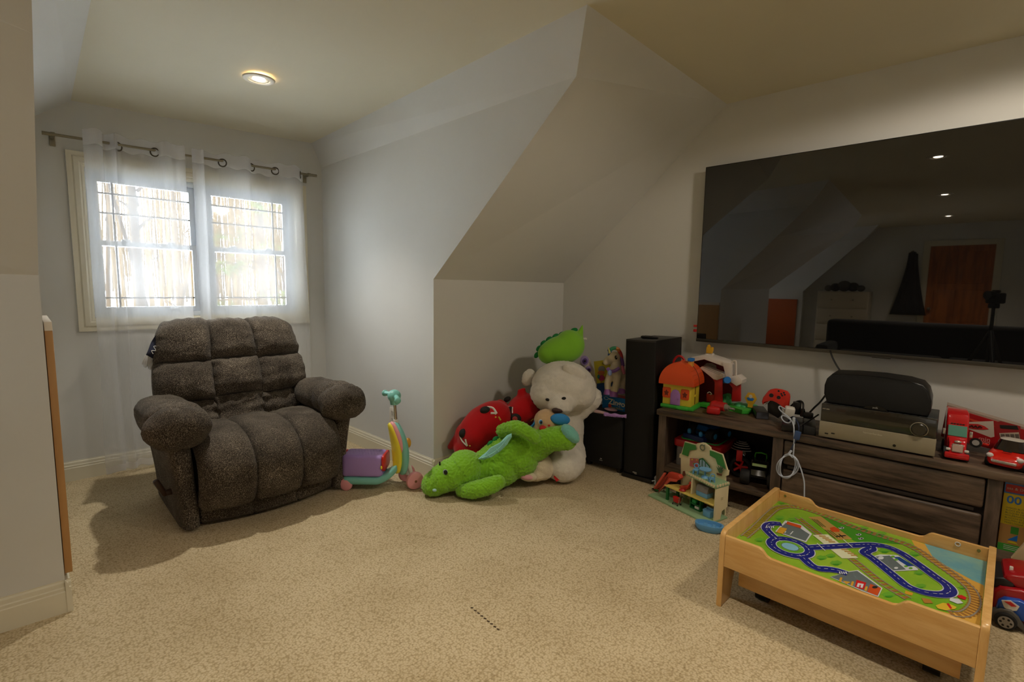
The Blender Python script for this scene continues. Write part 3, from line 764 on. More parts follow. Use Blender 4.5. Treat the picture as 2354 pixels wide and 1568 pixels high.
headpart(MB().ell((-.012, .0, .30), (.02, .022, .035), n=14).build('headlamp', mat('amber', '#e0a030', .3), sc))
b = MB(); b.cyl((-.095, 0, .44), (-.105, 0, .60), .0075).cyl((-.085, .012, .44), (-.095, .012, .60), .005); headpart(b.build('steering_post', CHR, sc))
headpart(MB().cyl((-.094, 0, .448), (-.095, 0, .47), .016).build('collar', WHT, sc))
b = MB(); b.ell((-.105, 0, .632), (.044, .042, .042), n=20); b.cyl((-.105, 0, .575), (-.105, 0, .63), .026, .034); headpart(b.build('handle_hub', TEAL, sc))
for sy in (1, -1):
    b = MB(); b.tube([(-.105, 0, .632), (-.108, sy * .06, .632), (-.125, sy * .125, .628)], .0155, 12, 4); b.ell((-.126, sy * .13, .628), (.022, .014, .022), n=14)
    headpart(b.build('handle_grip', TEAL, sc))
b = MB(); b.tube([(-.03, .03, .19), (.0, .05, .14), (.0, .05, .06)], .014, 10, 4); b.tube([(-.03, -.03, .19), (-.01, -.035, .12), (.0, -.035, .06)], .014, 10, 4); headpart(b.build('fork', WHT, sc))
for sy in (.08, -.075):
    wv = MB(); wv.lathe([(0, -.02), (.035, -.022), (.055, -.016), (.06, 0), (.055, .016), (.035, .022), (0, .02)], 28, basis((.005, sy, .06), (1, 0, 0), (0, 0, 1), (0, 1, 0)))
    wo = headpart(wv.build('front_wheel', PINK, sc)); headpart(MB().cyl((.005, sy - .024, .06), (.005, sy + .024, .06), .008).build('axle_cap', mat('axle_brown', '#8a5a3c', .5), wo))
for sy in (.07, -.07):
    wv = MB(); wv.lathe([(0, -.014), (.03, -.016), (.04, -.01), (.042, 0), (.04, .01), (.03, .016), (0, .014)], 24, basis((-.41, sy, .042), (1, 0, 0), (0, 0, 1), (0, 1, 0)))
    wv.build('rear_wheel', PINK, sc)
# ------------------------------------------------------------------ soft toys in the corner
def plushmat(n, c, c2=None, sc=14, bump=.8, bs=240):
    return mat(n, c, .95, var=.1, vscale=sc, col2=c2, bump=bump, bscale=bs, bump2=.006, sheen=.35, spec=.1)
M_WHITE = plushmat('white_plush', '#e8e2d6'); M_CREAM = plushmat('cream_plush', '#ddd0b4'); M_GRN = plushmat('green_plush', '#86c42a', None, 10)
M_GRN2 = mat('lime_velour', '#86c636', .85, sheen=.3, var=.05, vscale=6, bump=.15, bscale=200, spec=.15)
M_REDP = mat('red_felt', '#b00d14', .85, sheen=.2, var=.08, vscale=9, bump=.15, bscale=250, spec=.12)
M_BLK = mat('black_cloth', '#15120f', .8); M_WCL = mat('white_print', '#d8d2c8', .8); M_TEALF = mat('teal_satin', '#8fd0c4', .55, var=.15, vscale=120, bump=.4, bscale=180)
M_PUPPY = plushmat('tan_plush', '#c9a67a', None, 12, .5); M_BLUEF = mat('blue_felt', '#2f86c4', .85, var=.06); M_REDF = mat('red_embroidery', '#c01a1c', .7)
M_EYE = mat('plastic_eye', '#0b0908', .12); M_NOSE = mat('brown_nose', '#3a1f18', .6); M_PINKF = mat('pink_felt', '#e0a4ac', .85); M_DGRN = mat('dark_green_felt', '#15803c', .85)
def rotq(ang=0, yaw=0):
    """image-aligned axes turned by ang in the picture plane"""
    a = math.radians(ang); x = CR * math.cos(a) + CU * math.sin(a); y = -CR * math.sin(a) + CU * math.cos(a)
    return basis((0, 0, 0), x, y, CR.cross(CU))
def EQ(u, v, d, rx, ry, rd, ang=0): return ('e', Q(u, v, d), (px(rx, d), px(ry, d), rd), rotq(ang))
def CQ(a, b): return ('c', Q(*a[:3]), Q(*b[:3]), px(a[3], a[2]), px(b[3], b[2]))
def TQ(*p): return ('t', [Q(*a[:3]) for a in p], [px(a[3], a[2]) for a in p])
def foot(u, v):
    p = P(u, v, 'z', 0); return p
def disc(parent, name, m, u, v, d, rx, ry, t=.006, ang=0, tilt=None):
    b = MB(); b.ell(Q(u, v, d), (px(rx, d), px(ry, d), t), rotq(ang), n=16); return b.build(name, m, parent, world=True)

# big white teddy
bear = thing('teddy_bear', 'huge white teddy bear slumped in the corner with drooping head', 'teddy bear', foot(1285, 1102))
blob('body', [EQ(1276, 985, 3.72, 66, 92, .21), EQ(1296, 1045, 3.68, 50, 58, .20), EQ(1262, 1050, 3.66, 52, 54, .2), EQ(1300, 945, 3.7, 40, 40, .15),
              CQ((1318, 955, 3.68, 22), (1358, 918, 3.66, 25)), CQ((1335, 940, 3.67, 24), (1362, 912, 3.66, 22)), CQ((1240, 950, 3.75, 24), (1222, 1000, 3.65, 22))], .012, M_WHITE, bear, 5, .006, 45)
bh = blob('head', [EQ(1296, 888, 3.6, 74, 58, .22, -8), EQ(1302, 872, 3.64, 60, 42, .2, -10), EQ(1268, 905, 3.56, 50, 42, .17), EQ(1322, 905, 3.58, 48, 40, .17), EQ(1287, 934, 3.42, 29, 19, .085, -12), EQ(1290, 922, 3.45, 36, 22, .1, -10)], .011, M_WHITE, bear, 5, .005, 48)
for (u, v, d, rx, ry, a) in ((1215, 868, 3.66, 15, 21, -25), (1321, 857, 3.455, 32, 17, -28)):
    e = blob('ear', [EQ(u, v, d, rx, ry, .04, a)], .008, M_WHITE, bear, 4, .004, 50)
bl_ = blob('leg', [EQ(1296, 1070, 3.46, 42, 38, .12, 0), EQ(1300, 1060, 3.52, 46, 42, .14)], .010, M_WHITE, bear, 4, .005, 48)
b = MB(); b.ell(Q(1281, 944, hit(bh, 1281, 943)), (px(13, 3.34), px(6.5, 3.34), .02), rotq(-6), n=20); b.build('nose', M_NOSE, bear, world=True)
disc(bear, 'eye', M_EYE, 1259, 919, hit(bh, 1259, 919), 5.5, 3.5, .012, -12); disc(bear, 'eye', M_EYE, 1296, 916, hit(bh, 1296, 916), 5.5, 3.6, .012, 8)
def heart(parent, u, v, s, ang=0):
    d = hit(bl_, u, v, .004)
    pts = []
    for i in range(24):
        t = i / 24 * 2 * PI; pts.append((.062 * s * 16 * math.sin(t) ** 3, .062 * s * (13 * math.cos(t) - 5 * math.cos(2 * t) - 2 * math.cos(3 * t) - math.cos(4 * t))))
    k = px(1, d); r = rotq(ang); c = Q(u, v, d)
    b = MB(); b.prism([(x * k, y * k) for x, y in pts], -.02, .004, Matrix.Translation(c) @ r.to_3x3().to_4x4()); return b.build('heart_patch', M_REDF, parent, world=True)
heart(bear, 1281, 1099, 9, -15); heart(bear, 1268, 1086, 7, -60)

# cream lamb under the bear's foot
lamb = thing('plush_lamb', 'cream plush toy with a pink-lined ear lying on the carpet before the teddy', 'plush toy', foot(1232, 1106))
blob('body', [EQ(1245, 1072, 3.40, 27, 33, .08, 20), EQ(1236, 1090, 3.38, 24, 16, .06, 15)], .008, M_CREAM, lamb, 5, .003, 50)
MB().ell(Q(1214, 1096, 3.32), (px(20, 3.36), px(11, 3.36), .03), rotq(-8), n=20).build('ear', M_CREAM, lamb, world=True)
MB().ell(Q(1211, 1097, 3.295), (px(14, 3.33), px(6.5, 3.33), .014), rotq(-8), n=18).build('ear_lining', M_PINKF, lamb, world=True)

# lime dinosaur cushion on the teddy's head
dc = thing('dinosaur_cushion', 'lime green dinosaur cushion with dark scallops lying on the teddy\'s head', 'cushion', Q(1290, 838, 3.7))
blob('cushion', [EQ(1292, 804, 3.74, 51, 33, .12, 8), EQ(1310, 794, 3.74, 34, 36, .11, 0), EQ(1264, 812, 3.74, 28, 26, .10), CQ((1325, 785, 3.74, 18), (1334, 765, 3.74, 8)), CQ((1334, 765, 3.74, 8), (1339, 748, 3.74, 2.5))], .009, M_GRN2, dc, 8, 0, 30, lump=.004)
for i, (u, v) in enumerate(((1234, 816), (1239, 801), (1249, 789), (1262, 780), (1277, 773), (1292, 768), (1307, 764), (1320, 759))):
    b = MB(); b.ell(Q(u, v, 3.76), (px(8.5, 3.76), px(5.5, 3.76), .02), rotq(55 - i * 6), n=14); b.build('scallop', M_DGRN, dc, world=True)
b = MB(); b.grid(lambda u, v: Q(1340 + 9 * u, 777 + 4 * v - 4 * u * (1 - u), 3.76 + .01 * u), 6, 3); b.build('fabric_tag', M_WCL, dc, world=True, fix=False)

# small owl-eyed plush squeezed behind
ow = thing('small_plush', 'small pale plush with purple ringed eyes peeking out behind the teddy', 'plush toy', Q(1350, 875, 3.98))
blob('body', [EQ(1346, 838, 3.98, 13, 20, .05), EQ(1354, 858, 3.98, 12, 22, .05), EQ(1360, 885, 3.96, 12, 30, .06), EQ(1362, 915, 3.94, 14, 26, .06)], .008, plushmat('pale_lilac_plush', '#cbbcae'), ow, 4, .002, 60)
for (u, v, r) in ((1344, 829, 10), (1353, 849, 7)):
    e = disc(ow, 'eye_ring', mat('lilac_felt', '#9b86b8', .8), u, v, 3.925, r, r * 1.15, .006)
    MB().ell(Q(u + 1, v + 1, 3.915), (px(r * .55, 3.9), px(r * .65, 3.9), .006), rotq(), n=14).build('eye_disc', mat('violet_felt', '#5b3f86', .8), e.parent, world=True)
    disc(ow, 'pupil', M_EYE, u + 1, v + 1, 3.908, r * .22, r * .28, .006)

# two red car cushions
def carplush(label, parts, dep, wheels, base):
    t = thing('car_cushion', label, 'cushion', base, 0)
    body_ = blob('body', parts, .011, M_REDP, t, 7, 0, lump=.006); t['_b'] = body_.name
    for u, v, d, r1, r2, a, hub in wheels:
        d = hit(body_, u, v, .004)
        w = MB(); w.ell(Q(u, v, d), (px(r1, d), px(r2, d), .03), rotq(a), n=18); wo = w.build('wheel', M_BLK, t, world=True)
        if hub: MB().ell(Q(u - 2, v + 1, d - .024), (px(r1 * .5, d), px(r2 * .5, d), .01), rotq(a), n=14).build('hub', mat('wheel_red', '#a3302a', .7), wo, world=True)
    del t['_b']; SEW[t.name] = body_
    return t
SEW = {}
c1 = carplush('larger red car-shaped cushion with white marks leaning against the grey knee wall', [EQ(1115, 978, 3.52, 70, 47, .14, 38), EQ(1100, 995, 3.52, 55, 42, .14, 45), EQ(1135, 965, 3.54, 46, 42, .13, 10), CQ((1075, 1000, 3.55, 30), (1034, 1028, 3.58, 7)), CQ((1150, 930, 3.6, 12), (1172, 945, 3.6, 10)), EQ(1090, 1030, 3.54, 46, 34, .13)], 3.5,
              [(1115, 943, 3.43, 12, 9, 10, False), (1064, 996, 3.46, 9, 11, -20, False)], foot(1095, 1078))
def strokes(parent, name, m, lists, d, w):
    b = MB()
    dd = (lambda u, v: hit(SEW[parent.name], u, v, -.002)) if parent.name in SEW else (lambda u, v: d)
    for pts in lists: b.tube([Q(u, v, dd(u, v)) for u, v in pts], px(w, d), 6, 3)
    return b.build(name, m, parent, world=True)
strokes(c1, 'white_mark', M_WCL, [[(1120, 936), (1133, 938), (1142, 951)], [(1128, 950), (1137, 950), (1141, 952)]], 3.385, 2.6)
strokes(c1, 'white_mark', M_WCL, [[(1057, 1000), (1063, 1014), (1074, 1025)], [(1070, 1010), (1074, 1025)]], 3.40, 2.2)
mat('yellow_print', '#cfae3a', .7)
for q_ in ([(1138, 959), (1141, 959)], [(1079, 1024), (1081, 1026)], [(1146, 958), (1151, 966)]): strokes(c1, 'yellow_mark', MATS['yellow_print'], [q_], 3.375, 1.8)
c2 = carplush('smaller red car-shaped cushion with black and white windscreen beside the teddy', [EQ(1203, 942, 3.60, 39, 35, .11, 20), EQ(1195, 950, 3.58, 34, 31, .11, 0), EQ(1212, 932, 3.60, 28, 29, .10), CQ((1200, 912, 3.60, 12), (1195, 899, 3.6, 7)), CQ((1195, 899, 3.6, 6), (1205, 895, 3.6, 6)), EQ(1190, 1000, 3.62, 36, 46, .09)], 3.6,
              [(1229, 920, 3.645, 9, 10, 0, False), (1186, 962, 3.60, 13, 12, 0, True), (1166, 918, 3.68, 9, 6, 30, False)], foot(1190, 1050))
strokes(c2, 'windscreen', M_BLK, [[(1174, 936), (1172, 948), (1175, 958)]], 3.60, 4.5); strokes(c2, 'window_trim', M_WCL, [[(1171, 934), (1169, 948), (1172, 962), (1176, 970)], [(1178, 936), (1178, 950)]], 3.575, 1.4)
strokes(c2, 'yellow_mark', MATS['yellow_print'], [[(1220, 968), (1226, 963)]], 3.58, 1.2)

# tan puppy between dragon and teddy
pup = thing('plush_puppy', 'tan plush puppy with blue ear, red nose and blue collar wedged against the teddy', 'plush toy', Q(1258, 1010, 3.5))
ph = blob('head', [EQ(1258, 968, 3.40, 31, 28, .11, -10), EQ(1248, 985, 3.39, 22, 20, .08), EQ(1264, 1005, 3.50, 30, 30, .1)], .008, M_PUPPY, pup, 5, .002, 60)
MB().ell(Q(1288, 964, 3.30), (px(22, 3.4), px(13, 3.4), .022), rotq(-8), n=22).build('ear', M_BLUEF, pup, world=True)
MB().ell(Q(1249, 985, hit(ph, 1249, 985)), (px(9.5, 3.37), px(7.5, 3.37), .022), rotq(0), n=18).build('nose', M_REDF, pup, world=True)
h_ = hit(ph, 1243, 970); e = disc(pup, 'eye_white', M_WCL, 1243, 970, h_, 5.5, 6.5, .008, -15); MB().ell(Q(1243.5, 970.5, h_ - .006), (px(4, 3.37), px(5, 3.37), .006), rotq(), n=14).build('iris', M_BLUEF, pup, world=True); disc(pup, 'pupil', M_EYE, 1244, 971, h_ - .011, 2.4, 3, .004)
strokes(pup, 'collar', M_BLUEF, [[(1245, 948), (1234, 960), (1228, 974), (1218, 984)]], 3.38, 3)
disc(pup, 'cheek', M_REDF, 1262, 978, hit(ph, 1262, 978), 3, 2, .006)

# green dragon sprawled in front
dr = thing('plush_dragon', 'large shaggy lime-green plush dragon sprawled on the carpet with teal wing', 'plush toy', foot(1110, 1128))
db_ = blob('body', [EQ(1068, 1078, 3.27, 44, 43, .14), EQ(1040, 1090, 3.24, 40, 36, .13), EQ(1002, 1110, 3.22, 34, 29, .11, 20), EQ(1018, 1100, 3.22, 36, 32, .12, 15),
              TQ((1095, 1082, 3.3, 34), (1128, 1066, 3.35, 40), (1170, 1042, 3.36, 46), (1205, 1028, 3.38, 46), (1240, 1020, 3.36, 34)), EQ(1150, 1076, 3.36, 52, 42, .15, 15), EQ(1190, 1052, 3.38, 50, 46, .15),
              TQ((1235, 1018, 3.34, 32), (1265, 1010, 3.30, 28), (1292, 1006, 3.28, 28)), EQ(1300, 1006, 3.28, 26, 29, .08, 30)], .0062, M_GRN, dr, 6, .0075, 85, lump=.004)
blob('arm', [TQ((1155, 990, 3.30, 15), (1185, 982, 3.22, 16), (1212, 993, 3.18, 15), (1230, 1008, 3.17, 13))], .005, M_GRN, dr, 4, .006, 85)
blob('arm', [TQ((1062, 1128, 3.17, 15), (1090, 1126, 3.13, 20), (1125, 1117, 3.13, 20), (1146, 1108, 3.14, 16))], .005, M_GRN, dr, 4, .006, 85)
blob('sole', [EQ(1311, 997, 3.225, 27, 15, .045, -48)], .006, plushmat('teal_plush', '#7cc3b4'), dr, 3, .003, 70)
wp = [(1099, 1055), (1110, 1045), (1130, 1034), (1148, 1019), (1165, 1001), (1176, 996), (1177, 1004), (1166, 1022), (1150, 1038), (1130, 1050), (1112, 1057)]
def sheetq(parent, name, m, pts, d0, thick, puff=0):
    b = MB(); b.prism([(px(u - pts[0][0], d0), -px(v - pts[0][1], d0)) for u, v in pts], -thick / 2, thick / 2, Matrix.Translation(Q(pts[0][0], pts[0][1], d0)) @ rotq().to_3x3().to_4x4(), thick * .45, 3)
    return b.build(name, m, parent, world=True)
wg = sheetq(dr, 'wing', M_TEALF, wp, 3.195, .03)
strokes(dr, 'wing_rib', M_TEALF, [[(1108, 1053), (1128, 1045), (1148, 1030), (1168, 1006)], [(1120, 1044), (1126, 1050)], [(1140, 1032), (1146, 1039)], [(1156, 1016), (1162, 1022)]], 3.178, 1.6)
h_ = hit(db_, 1024, 1086); e = disc(dr, 'eye_ring', mat('grey_ring', '#9aa79c', .4), 1024, 1086, h_, 5.8, 7.3, .010, 15); disc(dr, 'eye', M_EYE, 1024.5, 1086, h_ - .006, 4.4, 5.8, .010, 15)
disc(dr, 'eye', M_EYE, 1011, 1066, hit(db_, 1012, 1068), 2.2, 5, .014, 5)
disc(dr, 'nostril', mat('pale_blue_thread', '#a8cfd2', .7), 999, 1127, hit(db_, 999, 1126), 5, 3.6, .01)
for i, (u, v) in enumerate(((1128, 1020), (1140, 1010), (1152, 1000))):
    b = MB(); b.ell(Q(u, v, 3.34), (px(9, 3.3), px(7, 3.3), .02), rotq(40), n=12); b.build('back_spike', M_DGRN, dr, world=True)

# ------------------------------------------------------------------ subwoofer, tower speaker and what stands on them
M_BLKW = mat('black_ash', '#13110f', .45, bump=.1, bscale=120, var=.15, vscale=30); M_GRILLEC = mat('speaker_cloth', '#0e0d0c', .85, bump=.25, bscale=600); M_BLKP = mat('black_plastic', '#131212', .35); M_BADGE = mat('badge_silver', '#b9b9b6', .3, metal=.6)
ANG = math.radians(-86.57)
ZS = .435
sw = thing('subwoofer', 'black boxy subwoofer on the carpet between teddy and tower speaker', 'subwoofer', (3.012, 2.25, 0), ANG)
b = MB(); b.box2((0, .02, .035), (.335, .42, ZS), .02, seg=3); b.build('cabinet', M_BLKW, sw)
b = MB(); b.box2((.002, -.004, .035), (.333, .03, ZS - .012), .014, seg=3); b.build('front_grille', M_GRILLEC, sw)
for x in (.035, .3):
    for y in (.05, .37): MB().cyl((x, y, 0), (x, y, .04), .022, .028).build('foot', M_BLKP, sw)
sb_ = MB(); sb_.box((.17, -.006, .085), (.014, .003, .008)).box((.17, -.006, .072), (.026, .003, .004)); sb_.build('badge', M_BADGE, sw)
sw['label'] = 'black boxy subwoofer on the carpet between teddy and tower speaker'
tw = thing('tower_speaker', 'tall black floor-standing tower speaker left of the media console', 'speaker', (3.021, 1.898, 0), rot=(0, -.024, ANG))
WS, ZT = .226, 1.0
b = MB(); b.box2((0, .03, .03), (WS, .46, ZT), .004); b.build('cabinet', M_BLKW, tw)
b = MB(); b.box2((-.006, .0, 0), (WS + .006, .44, .03), .008); b.build('plinth', M_BLKP, tw)
arc = [(WS / 2 + (WS / 2) * math.sin(a), .03 - .022 * math.cos(a * .98)) for a in [(-PI / 2) + PI * i / 12 for i in range(13)]]
b = MB(); b.prism(arc + [(WS, .04), (0, .04)], .035, ZT - .012); b.build('front_grille', M_GRILLEC, tw, angle=30)
b = MB(); b.prism(arc + [(WS, .032), (0, .032)], ZT - .012, ZT, None); b.build('top_cap', mat('cap_grey', '#2b2825', .5), tw, angle=30)
b = MB(); b.box((.105, -.004, .055), (.03, .004, .006)).box((.11, -.002, .045), (.02, .004, .003)); b.build('badge', M_BADGE, tw)
r = P(1497, 772, 'z', ZT + .012); rm = thing('remote_control', 'small black remote lying on top of the tower speaker', 'remote', (3.20, 1.825, ZT + .004), math.radians(20))
MB().box2((-.026, -.06, 0.0), (.026, .06, .016), .006).build('case', M_BLKP, rm); MB().box2((-.014, -.02, .016), (.014, .035, .0175)).build('button_pad', mat('dark_grey_rubber', '#3a3a3c', .6), rm)

# boxed word game on the subwoofer
zb = P(1384, 937, 'z', ZS)
gz = thing('game_box', 'bright blue boxed word game on the subwoofer under the toy unicorn', 'game box', (zb.x, zb.y, ZS), ANG)
MB().box2((0, 0, 0), (.26, .11, .098), .002).build('box', mat('game_blue', '#1477bd', .4, var=.06, vscale=8), gz)
MB().box2((.075, .015, .098), (.24, .1, .0995)).build('top_panel', mat('game_red', '#b81d24', .4), gz)
text('lettering', 'Zingo!', .06, mat('cream_print', '#f0e6c0', .5), gz, FRONT((.135, -.0006, .056)) @ Euler((0, 0, -.04)).to_matrix().to_4x4(), .0004, 1.0, .0012)
text('lettering', 'Word Builder', .022, mat('yellow_ink', '#e8cf4a', .5), gz, FRONT((.125, -.0006, .017)), .0004)
MB().prism(circ(.02, 20, ry=.013), 0, .0012, FRONT((.035, 0, .08))).build('oval_mark', M_WCL, gz); MB().prism(circ(.016, 20, ry=.009), 0.0012, .0016, FRONT((.035, 0, .08))).build('oval_fill', MATS['game_blue'], gz)
MB().prism(circ(.015, 8), 0, .0012, FRONT((.068, 0, .026))).build('burst', mat('burst_red', '#d8402a', .4), gz)
# toy unicorn standing on it
un = thing('toy_unicorn', 'white toy unicorn with rainbow mane and purple hooves standing on the game box', 'toy unicorn', Q(1412, 908, 3.74))
M_UNI = mat('unicorn_flock', '#d5c7ab', .8, bump=.2, bscale=200); D = 3.76
blob('body', [EQ(1411, 822, D, 15, 14, .05), TQ((1408, 824, D, 12), (1398, 829, D - .01, 9.5), (1394, 832, D - .02, 8)), TQ((1414, 826, D, 11), (1416, 842, D, 12), (1413, 856, D, 16)), EQ(1413, 860, D, 18, 16, .055), TQ((1413, 862, D, 16), (1430, 864, D + .05, 16), (1446, 864, D + .10, 17)),
              TQ((1402, 866, D - .03, 9), (1397, 880, D - .03, 8), (1397, 896, D - .03, 7)), TQ((1419, 866, D - .03, 9.5), (1417, 882, D - .04, 8.5), (1413, 897, D - .05, 8)), TQ((1436, 868, D + .02, 10), (1432, 882, D + .02, 8), (1430, 894, D + .02, 7)), TQ((1449, 868, D + .1, 10), (1450, 884, D + .1, 8), (1449, 894, D + .1, 7)), EQ(1421, 806, D + .03, 3, 7, .008)], .0045, M_UNI, un, 4)
M_HOOF = mat('hoof_purple', '#a469b4', .4)
for u, v, d in ((1397, 900, D - .03), (1411, 905, D - .05), (1429, 898, D + .02), (1449, 898, D + .1)):
    c = Q(u, v, d); MB().cyl(c - CU * .022, c + CU * .018, px(10, d), px(7, d), 16).build('hoof', M_HOOF, un, world=True)
disc(un, 'eye', M_EYE, 1416, 822, D - .058, 3, 5, .012, 10); disc(un, 'eye_glint', M_WCL, 1417, 821, D - .068, 1, 1.4, .004)
strokes(un, 'collar', mat('collar_violet', '#8a5fb0', .4), [[(1396, 846), (1402, 853), (1412, 853), (1424, 846)]], D - .064, 4.2)
MB().ell(Q(1402, 857, D - .075), (px(5, D), px(7, D), .012), rotq(), n=16).build('gem', mat('gem_blue', '#8fa3d8', .15), un, world=True)
for nm, c, pts in (('mane_blue', '#27508f', [(1400, 803), (1402, 810), (1401, 818)]), ('mane_green', '#2f8a5c', [(1402, 806), (1408, 801), (1416, 800)]), ('mane_orange', '#c97a2c', [(1416, 801), (1421, 803), (1424, 808)]), ('mane_red', '#b52c2c', [(1423, 806), (1427, 814), (1429, 824)]), ('mane_purple', '#6a3f8c', [(1427, 820), (1430, 830), (1432, 842)]), ('mane_pink', '#d0708a', [(1430, 840), (1432, 850), (1434, 860)])):
    b = MB(); b.tube([Q(u, v, D - .01) for u, v in pts], px(4.2, D), 8, 4); b.build('mane_lock', mat(nm, c, .5), un, world=True)
MB().cyl(Q(1402, 812, D - .02), Q(1398, 798, D - .03), px(3.2, D), px(.6, D), 12).build('horn', mat('horn_yellow', '#d0c87a', .3), un, world=True)
# picture book behind it
bk = thing('picture_book', 'yellow and blue board book propped on the wall behind the unicorn', 'book', P(1385, 905, 'x', 3.40))
def onx(u, v, x=3.39): return P(u, v, 'x', x)
def slab(parent, name, m, pts, x, t):
    b = MB(); A_ = [b.bm.verts.new(onx(u, v, x)) for u, v in pts]; B_ = [b.bm.verts.new(onx(u, v, x) + Vector((t, 0, 0))) for u, v in pts]
    b.bm.faces.new(A_); b.bm.faces.new(B_); n = len(pts)
    for i in range(n): b.bm.faces.new((A_[i], A_[(i + 1) % n], B_[(i + 1) % n], B_[i]))
    return b.build(name, m, parent, False, world=True)
slab(bk, 'cover', mat('book_yellow', '#cdbb2c', .4), [(1365, 831), (1404, 826), (1408, 878), (1370, 882)], 3.39, .012)
slab(bk, 'cover_band', mat('book_blue', '#1c4a86', .4), [(1370, 882), (1408, 878), (1410, 915), (1376, 917)], 3.39, .012)
bx = 3.388
for nm, c, pts in (('cap', '#8d8a84', circ(8, 12, 1383, 849)), ('face', '#c46a3a', circ(8, 12, 1382, 857, 5)), ('dress', '#b82a5c', circ(7, 12, 1383, 869, 7)), ('wing', '#3a8a78', circ(3, 8, 1376, 866, 5)), ('foot', '#c87a2a', circ(2.5, 8, 1382, 878, 1.5))):
    slab(bk, 'printed_bird', mat('book_' + nm, c, .5), pts, bx, .001); bx -= .0012
text('lettering', 'Old', .035, M_BLK, bk, mw(bk).inverted() @ basis(onx(1391, 836, 3.388), (0, -1, 0), (0, 0, 1), (-1, 0, 0)))
# toy microphone, mirror and comb on the front edge
mc = thing('toy_microphone', 'pink toy microphone with silver head on the subwoofer edge', 'toy microphone', P(1372, 944, 'z', ZS))
a = P(1364, 944, 'z', ZS + .014); c = P(1398, 951, 'z', ZS + .01)
MB().ell(a, .016, n=16).build('mic_head', mat('silver_paint', '#a9a7a3', .3, metal=.5), mc, world=True); MB().cyl(a.lerp(c, .1), c, .0135, .008, 16).build('handle', mat('blush_plastic', '#d8b3b4', .4), mc, world=True)
mr = thing('toy_mirror', 'flat pink oval toy hand mirror between microphone and game box', 'toy mirror', P(1404, 945, 'z', ZS)); MB().ell((0, 0, .012), (.032, .055, .011), n=20).build('mirror_back', mat('dusty_pink', '#c9a2ac', .4), mr)
cb = thing('toy_comb', 'lilac toy comb lying in front of the game box', 'toy comb', P(1410, 954, 'z', ZS)); a = P(1388, 952, 'z', ZS + .012); c = P(1440, 957, 'z', ZS + .012)
MB().tube([a, a.lerp(c, .3), a.lerp(c, .6), c], lambda q: .011 + .004 * math.sin(q * 14), 10, 5).build('comb_back', mat('lilac_plastic', '#b489c8', .35), cb, world=True)
b = MB()
for i in range(12):
    p = a.lerp(c, .12 + i * .07); b.box(p + Vector((-.012, 0, -.006)), (.02, .004, .006))
b.build('teeth', MATS['lilac_plastic'], cb, world=True, kind='stuff')
# little figure at the foot of the speaker
fg = thing('toy_figure', 'tiny grey and white toy figure on the carpet at the tower speaker', 'toy figure', P(1509, 1117, 'z', 0))
o_ = fg.location; b = MB(); b.ell((0, 0, .056), .018, n=14); b.build('head', mat('figure_grey', '#8d8b8a', .5), fg)
b = MB(); b.cyl((0, 0, .012), (0, 0, .042), .016, .012, 12); b.cyl((0, .01, .036), (-.012, .03, .028), .005).cyl((0, -.01, .036), (-.012, -.03, .028), .005); b.build('body', mat('figure_white', '#b9c2c6', .5), fg)
b = MB(); b.cyl((0, .008, 0), (0, .008, .016), .007).cyl((0, -.008, 0), (0, -.008, .016), .007); b.build('legs', mat('figure_dark', '#2c2c33', .5), fg)
# ------------------------------------------------------------------ media console
ZT_ = .55
CO = Vector((3.015, 1.633, 0)); CE = Vector((.06, -1, 0)).normalized(); CN = Vector((1, .06, 0)).normalized()
def CW(s, d, z): return CO + CE * s + CN * d + Vector((0, 0, z))
def CFp(u, v, d=0):
    r = ray(u, v); t = (CO + CN * d - EYE).dot(CN) / r.dot(CN); return EYE + r * t
def CS(u, v, d=0):
    h = CFp(u, v, d) - CO; return h.dot(CE), h.z
def CT(u, v, z=ZT_):
    h = P(u, v, 'z', z) - CO; return h.dot(CE), h.dot(CN)
def citem(name, label, cat, s, d, z=ZT_, rot=0, group=None): return thing(name, label, cat, CW(s, d, z), ANG + math.radians(rot), group)
def cprism(parent, name, m, pts, d, t, bev=0, smooth=True):
    """outline measured in the plane d of the console frame, given real thickness t"""
    q = [CS(u, v, d) for u, v in pts]
    b = MB(); b.prism(q, -t, 0, basis(CO + CN * d, CE, (0, 0, 1), -CN), bev); return b.build(name, m, parent, smooth, world=True)
def ctube(parent, name, m, pts, r, n=8, k=5, kind=None):
    b = MB(); b.tube([CFp(*p) for p in pts], r, n, k); return b.build(name, m, parent, world=True, kind=kind)
M_WOOD = mat('weathered_oak', '#6e5a48', .5, col2='#34291f', vscale=2.2, stretch=(1.2, 9, 11), bump=.25, bscale=26, bump2=.002)
M_WOODV = mat('weathered_oak_upright', '#6b5848', .5, col2='#43362b', vscale=2.6, stretch=(9, 9, 1.2), bump=.2, bscale=26, bump2=.002)
M_WOODD = mat('console_inside', '#2a211b', .7, var=.2, vscale=4)
con = citem('media_console', 'long dark weathered wooden media console under the television', 'media console', 0, 0, 0)
LEN, DEP = 2.42, .46
b = MB(); b.box2((-.005, -.012, .512), (LEN + .005, DEP, ZT_), .006); b.build('top', M_WOOD, con)
LP = {}
for nm, a, c in (('end_post', .008, .062), ('inner_post', .715, .77), ('inner_post', 1.62, 1.672), ('end_post', LEN - .06, LEN - .006)):
    b = MB(); b.box2((a, .0, 0), (c, .05, .512), .004); b.box2((a + .008, .05, .04), (c - .008, DEP - .05, .512)); b.box2((a, DEP - .05, 0), (c, DEP - .004, .512), .004); b.build(nm, M_WOODV, con)
b = MB(); b.box2((.06, DEP - .012, .1), (LEN - .06, DEP - .002, .51)); b.build('back_panel', M_WOODD, con)
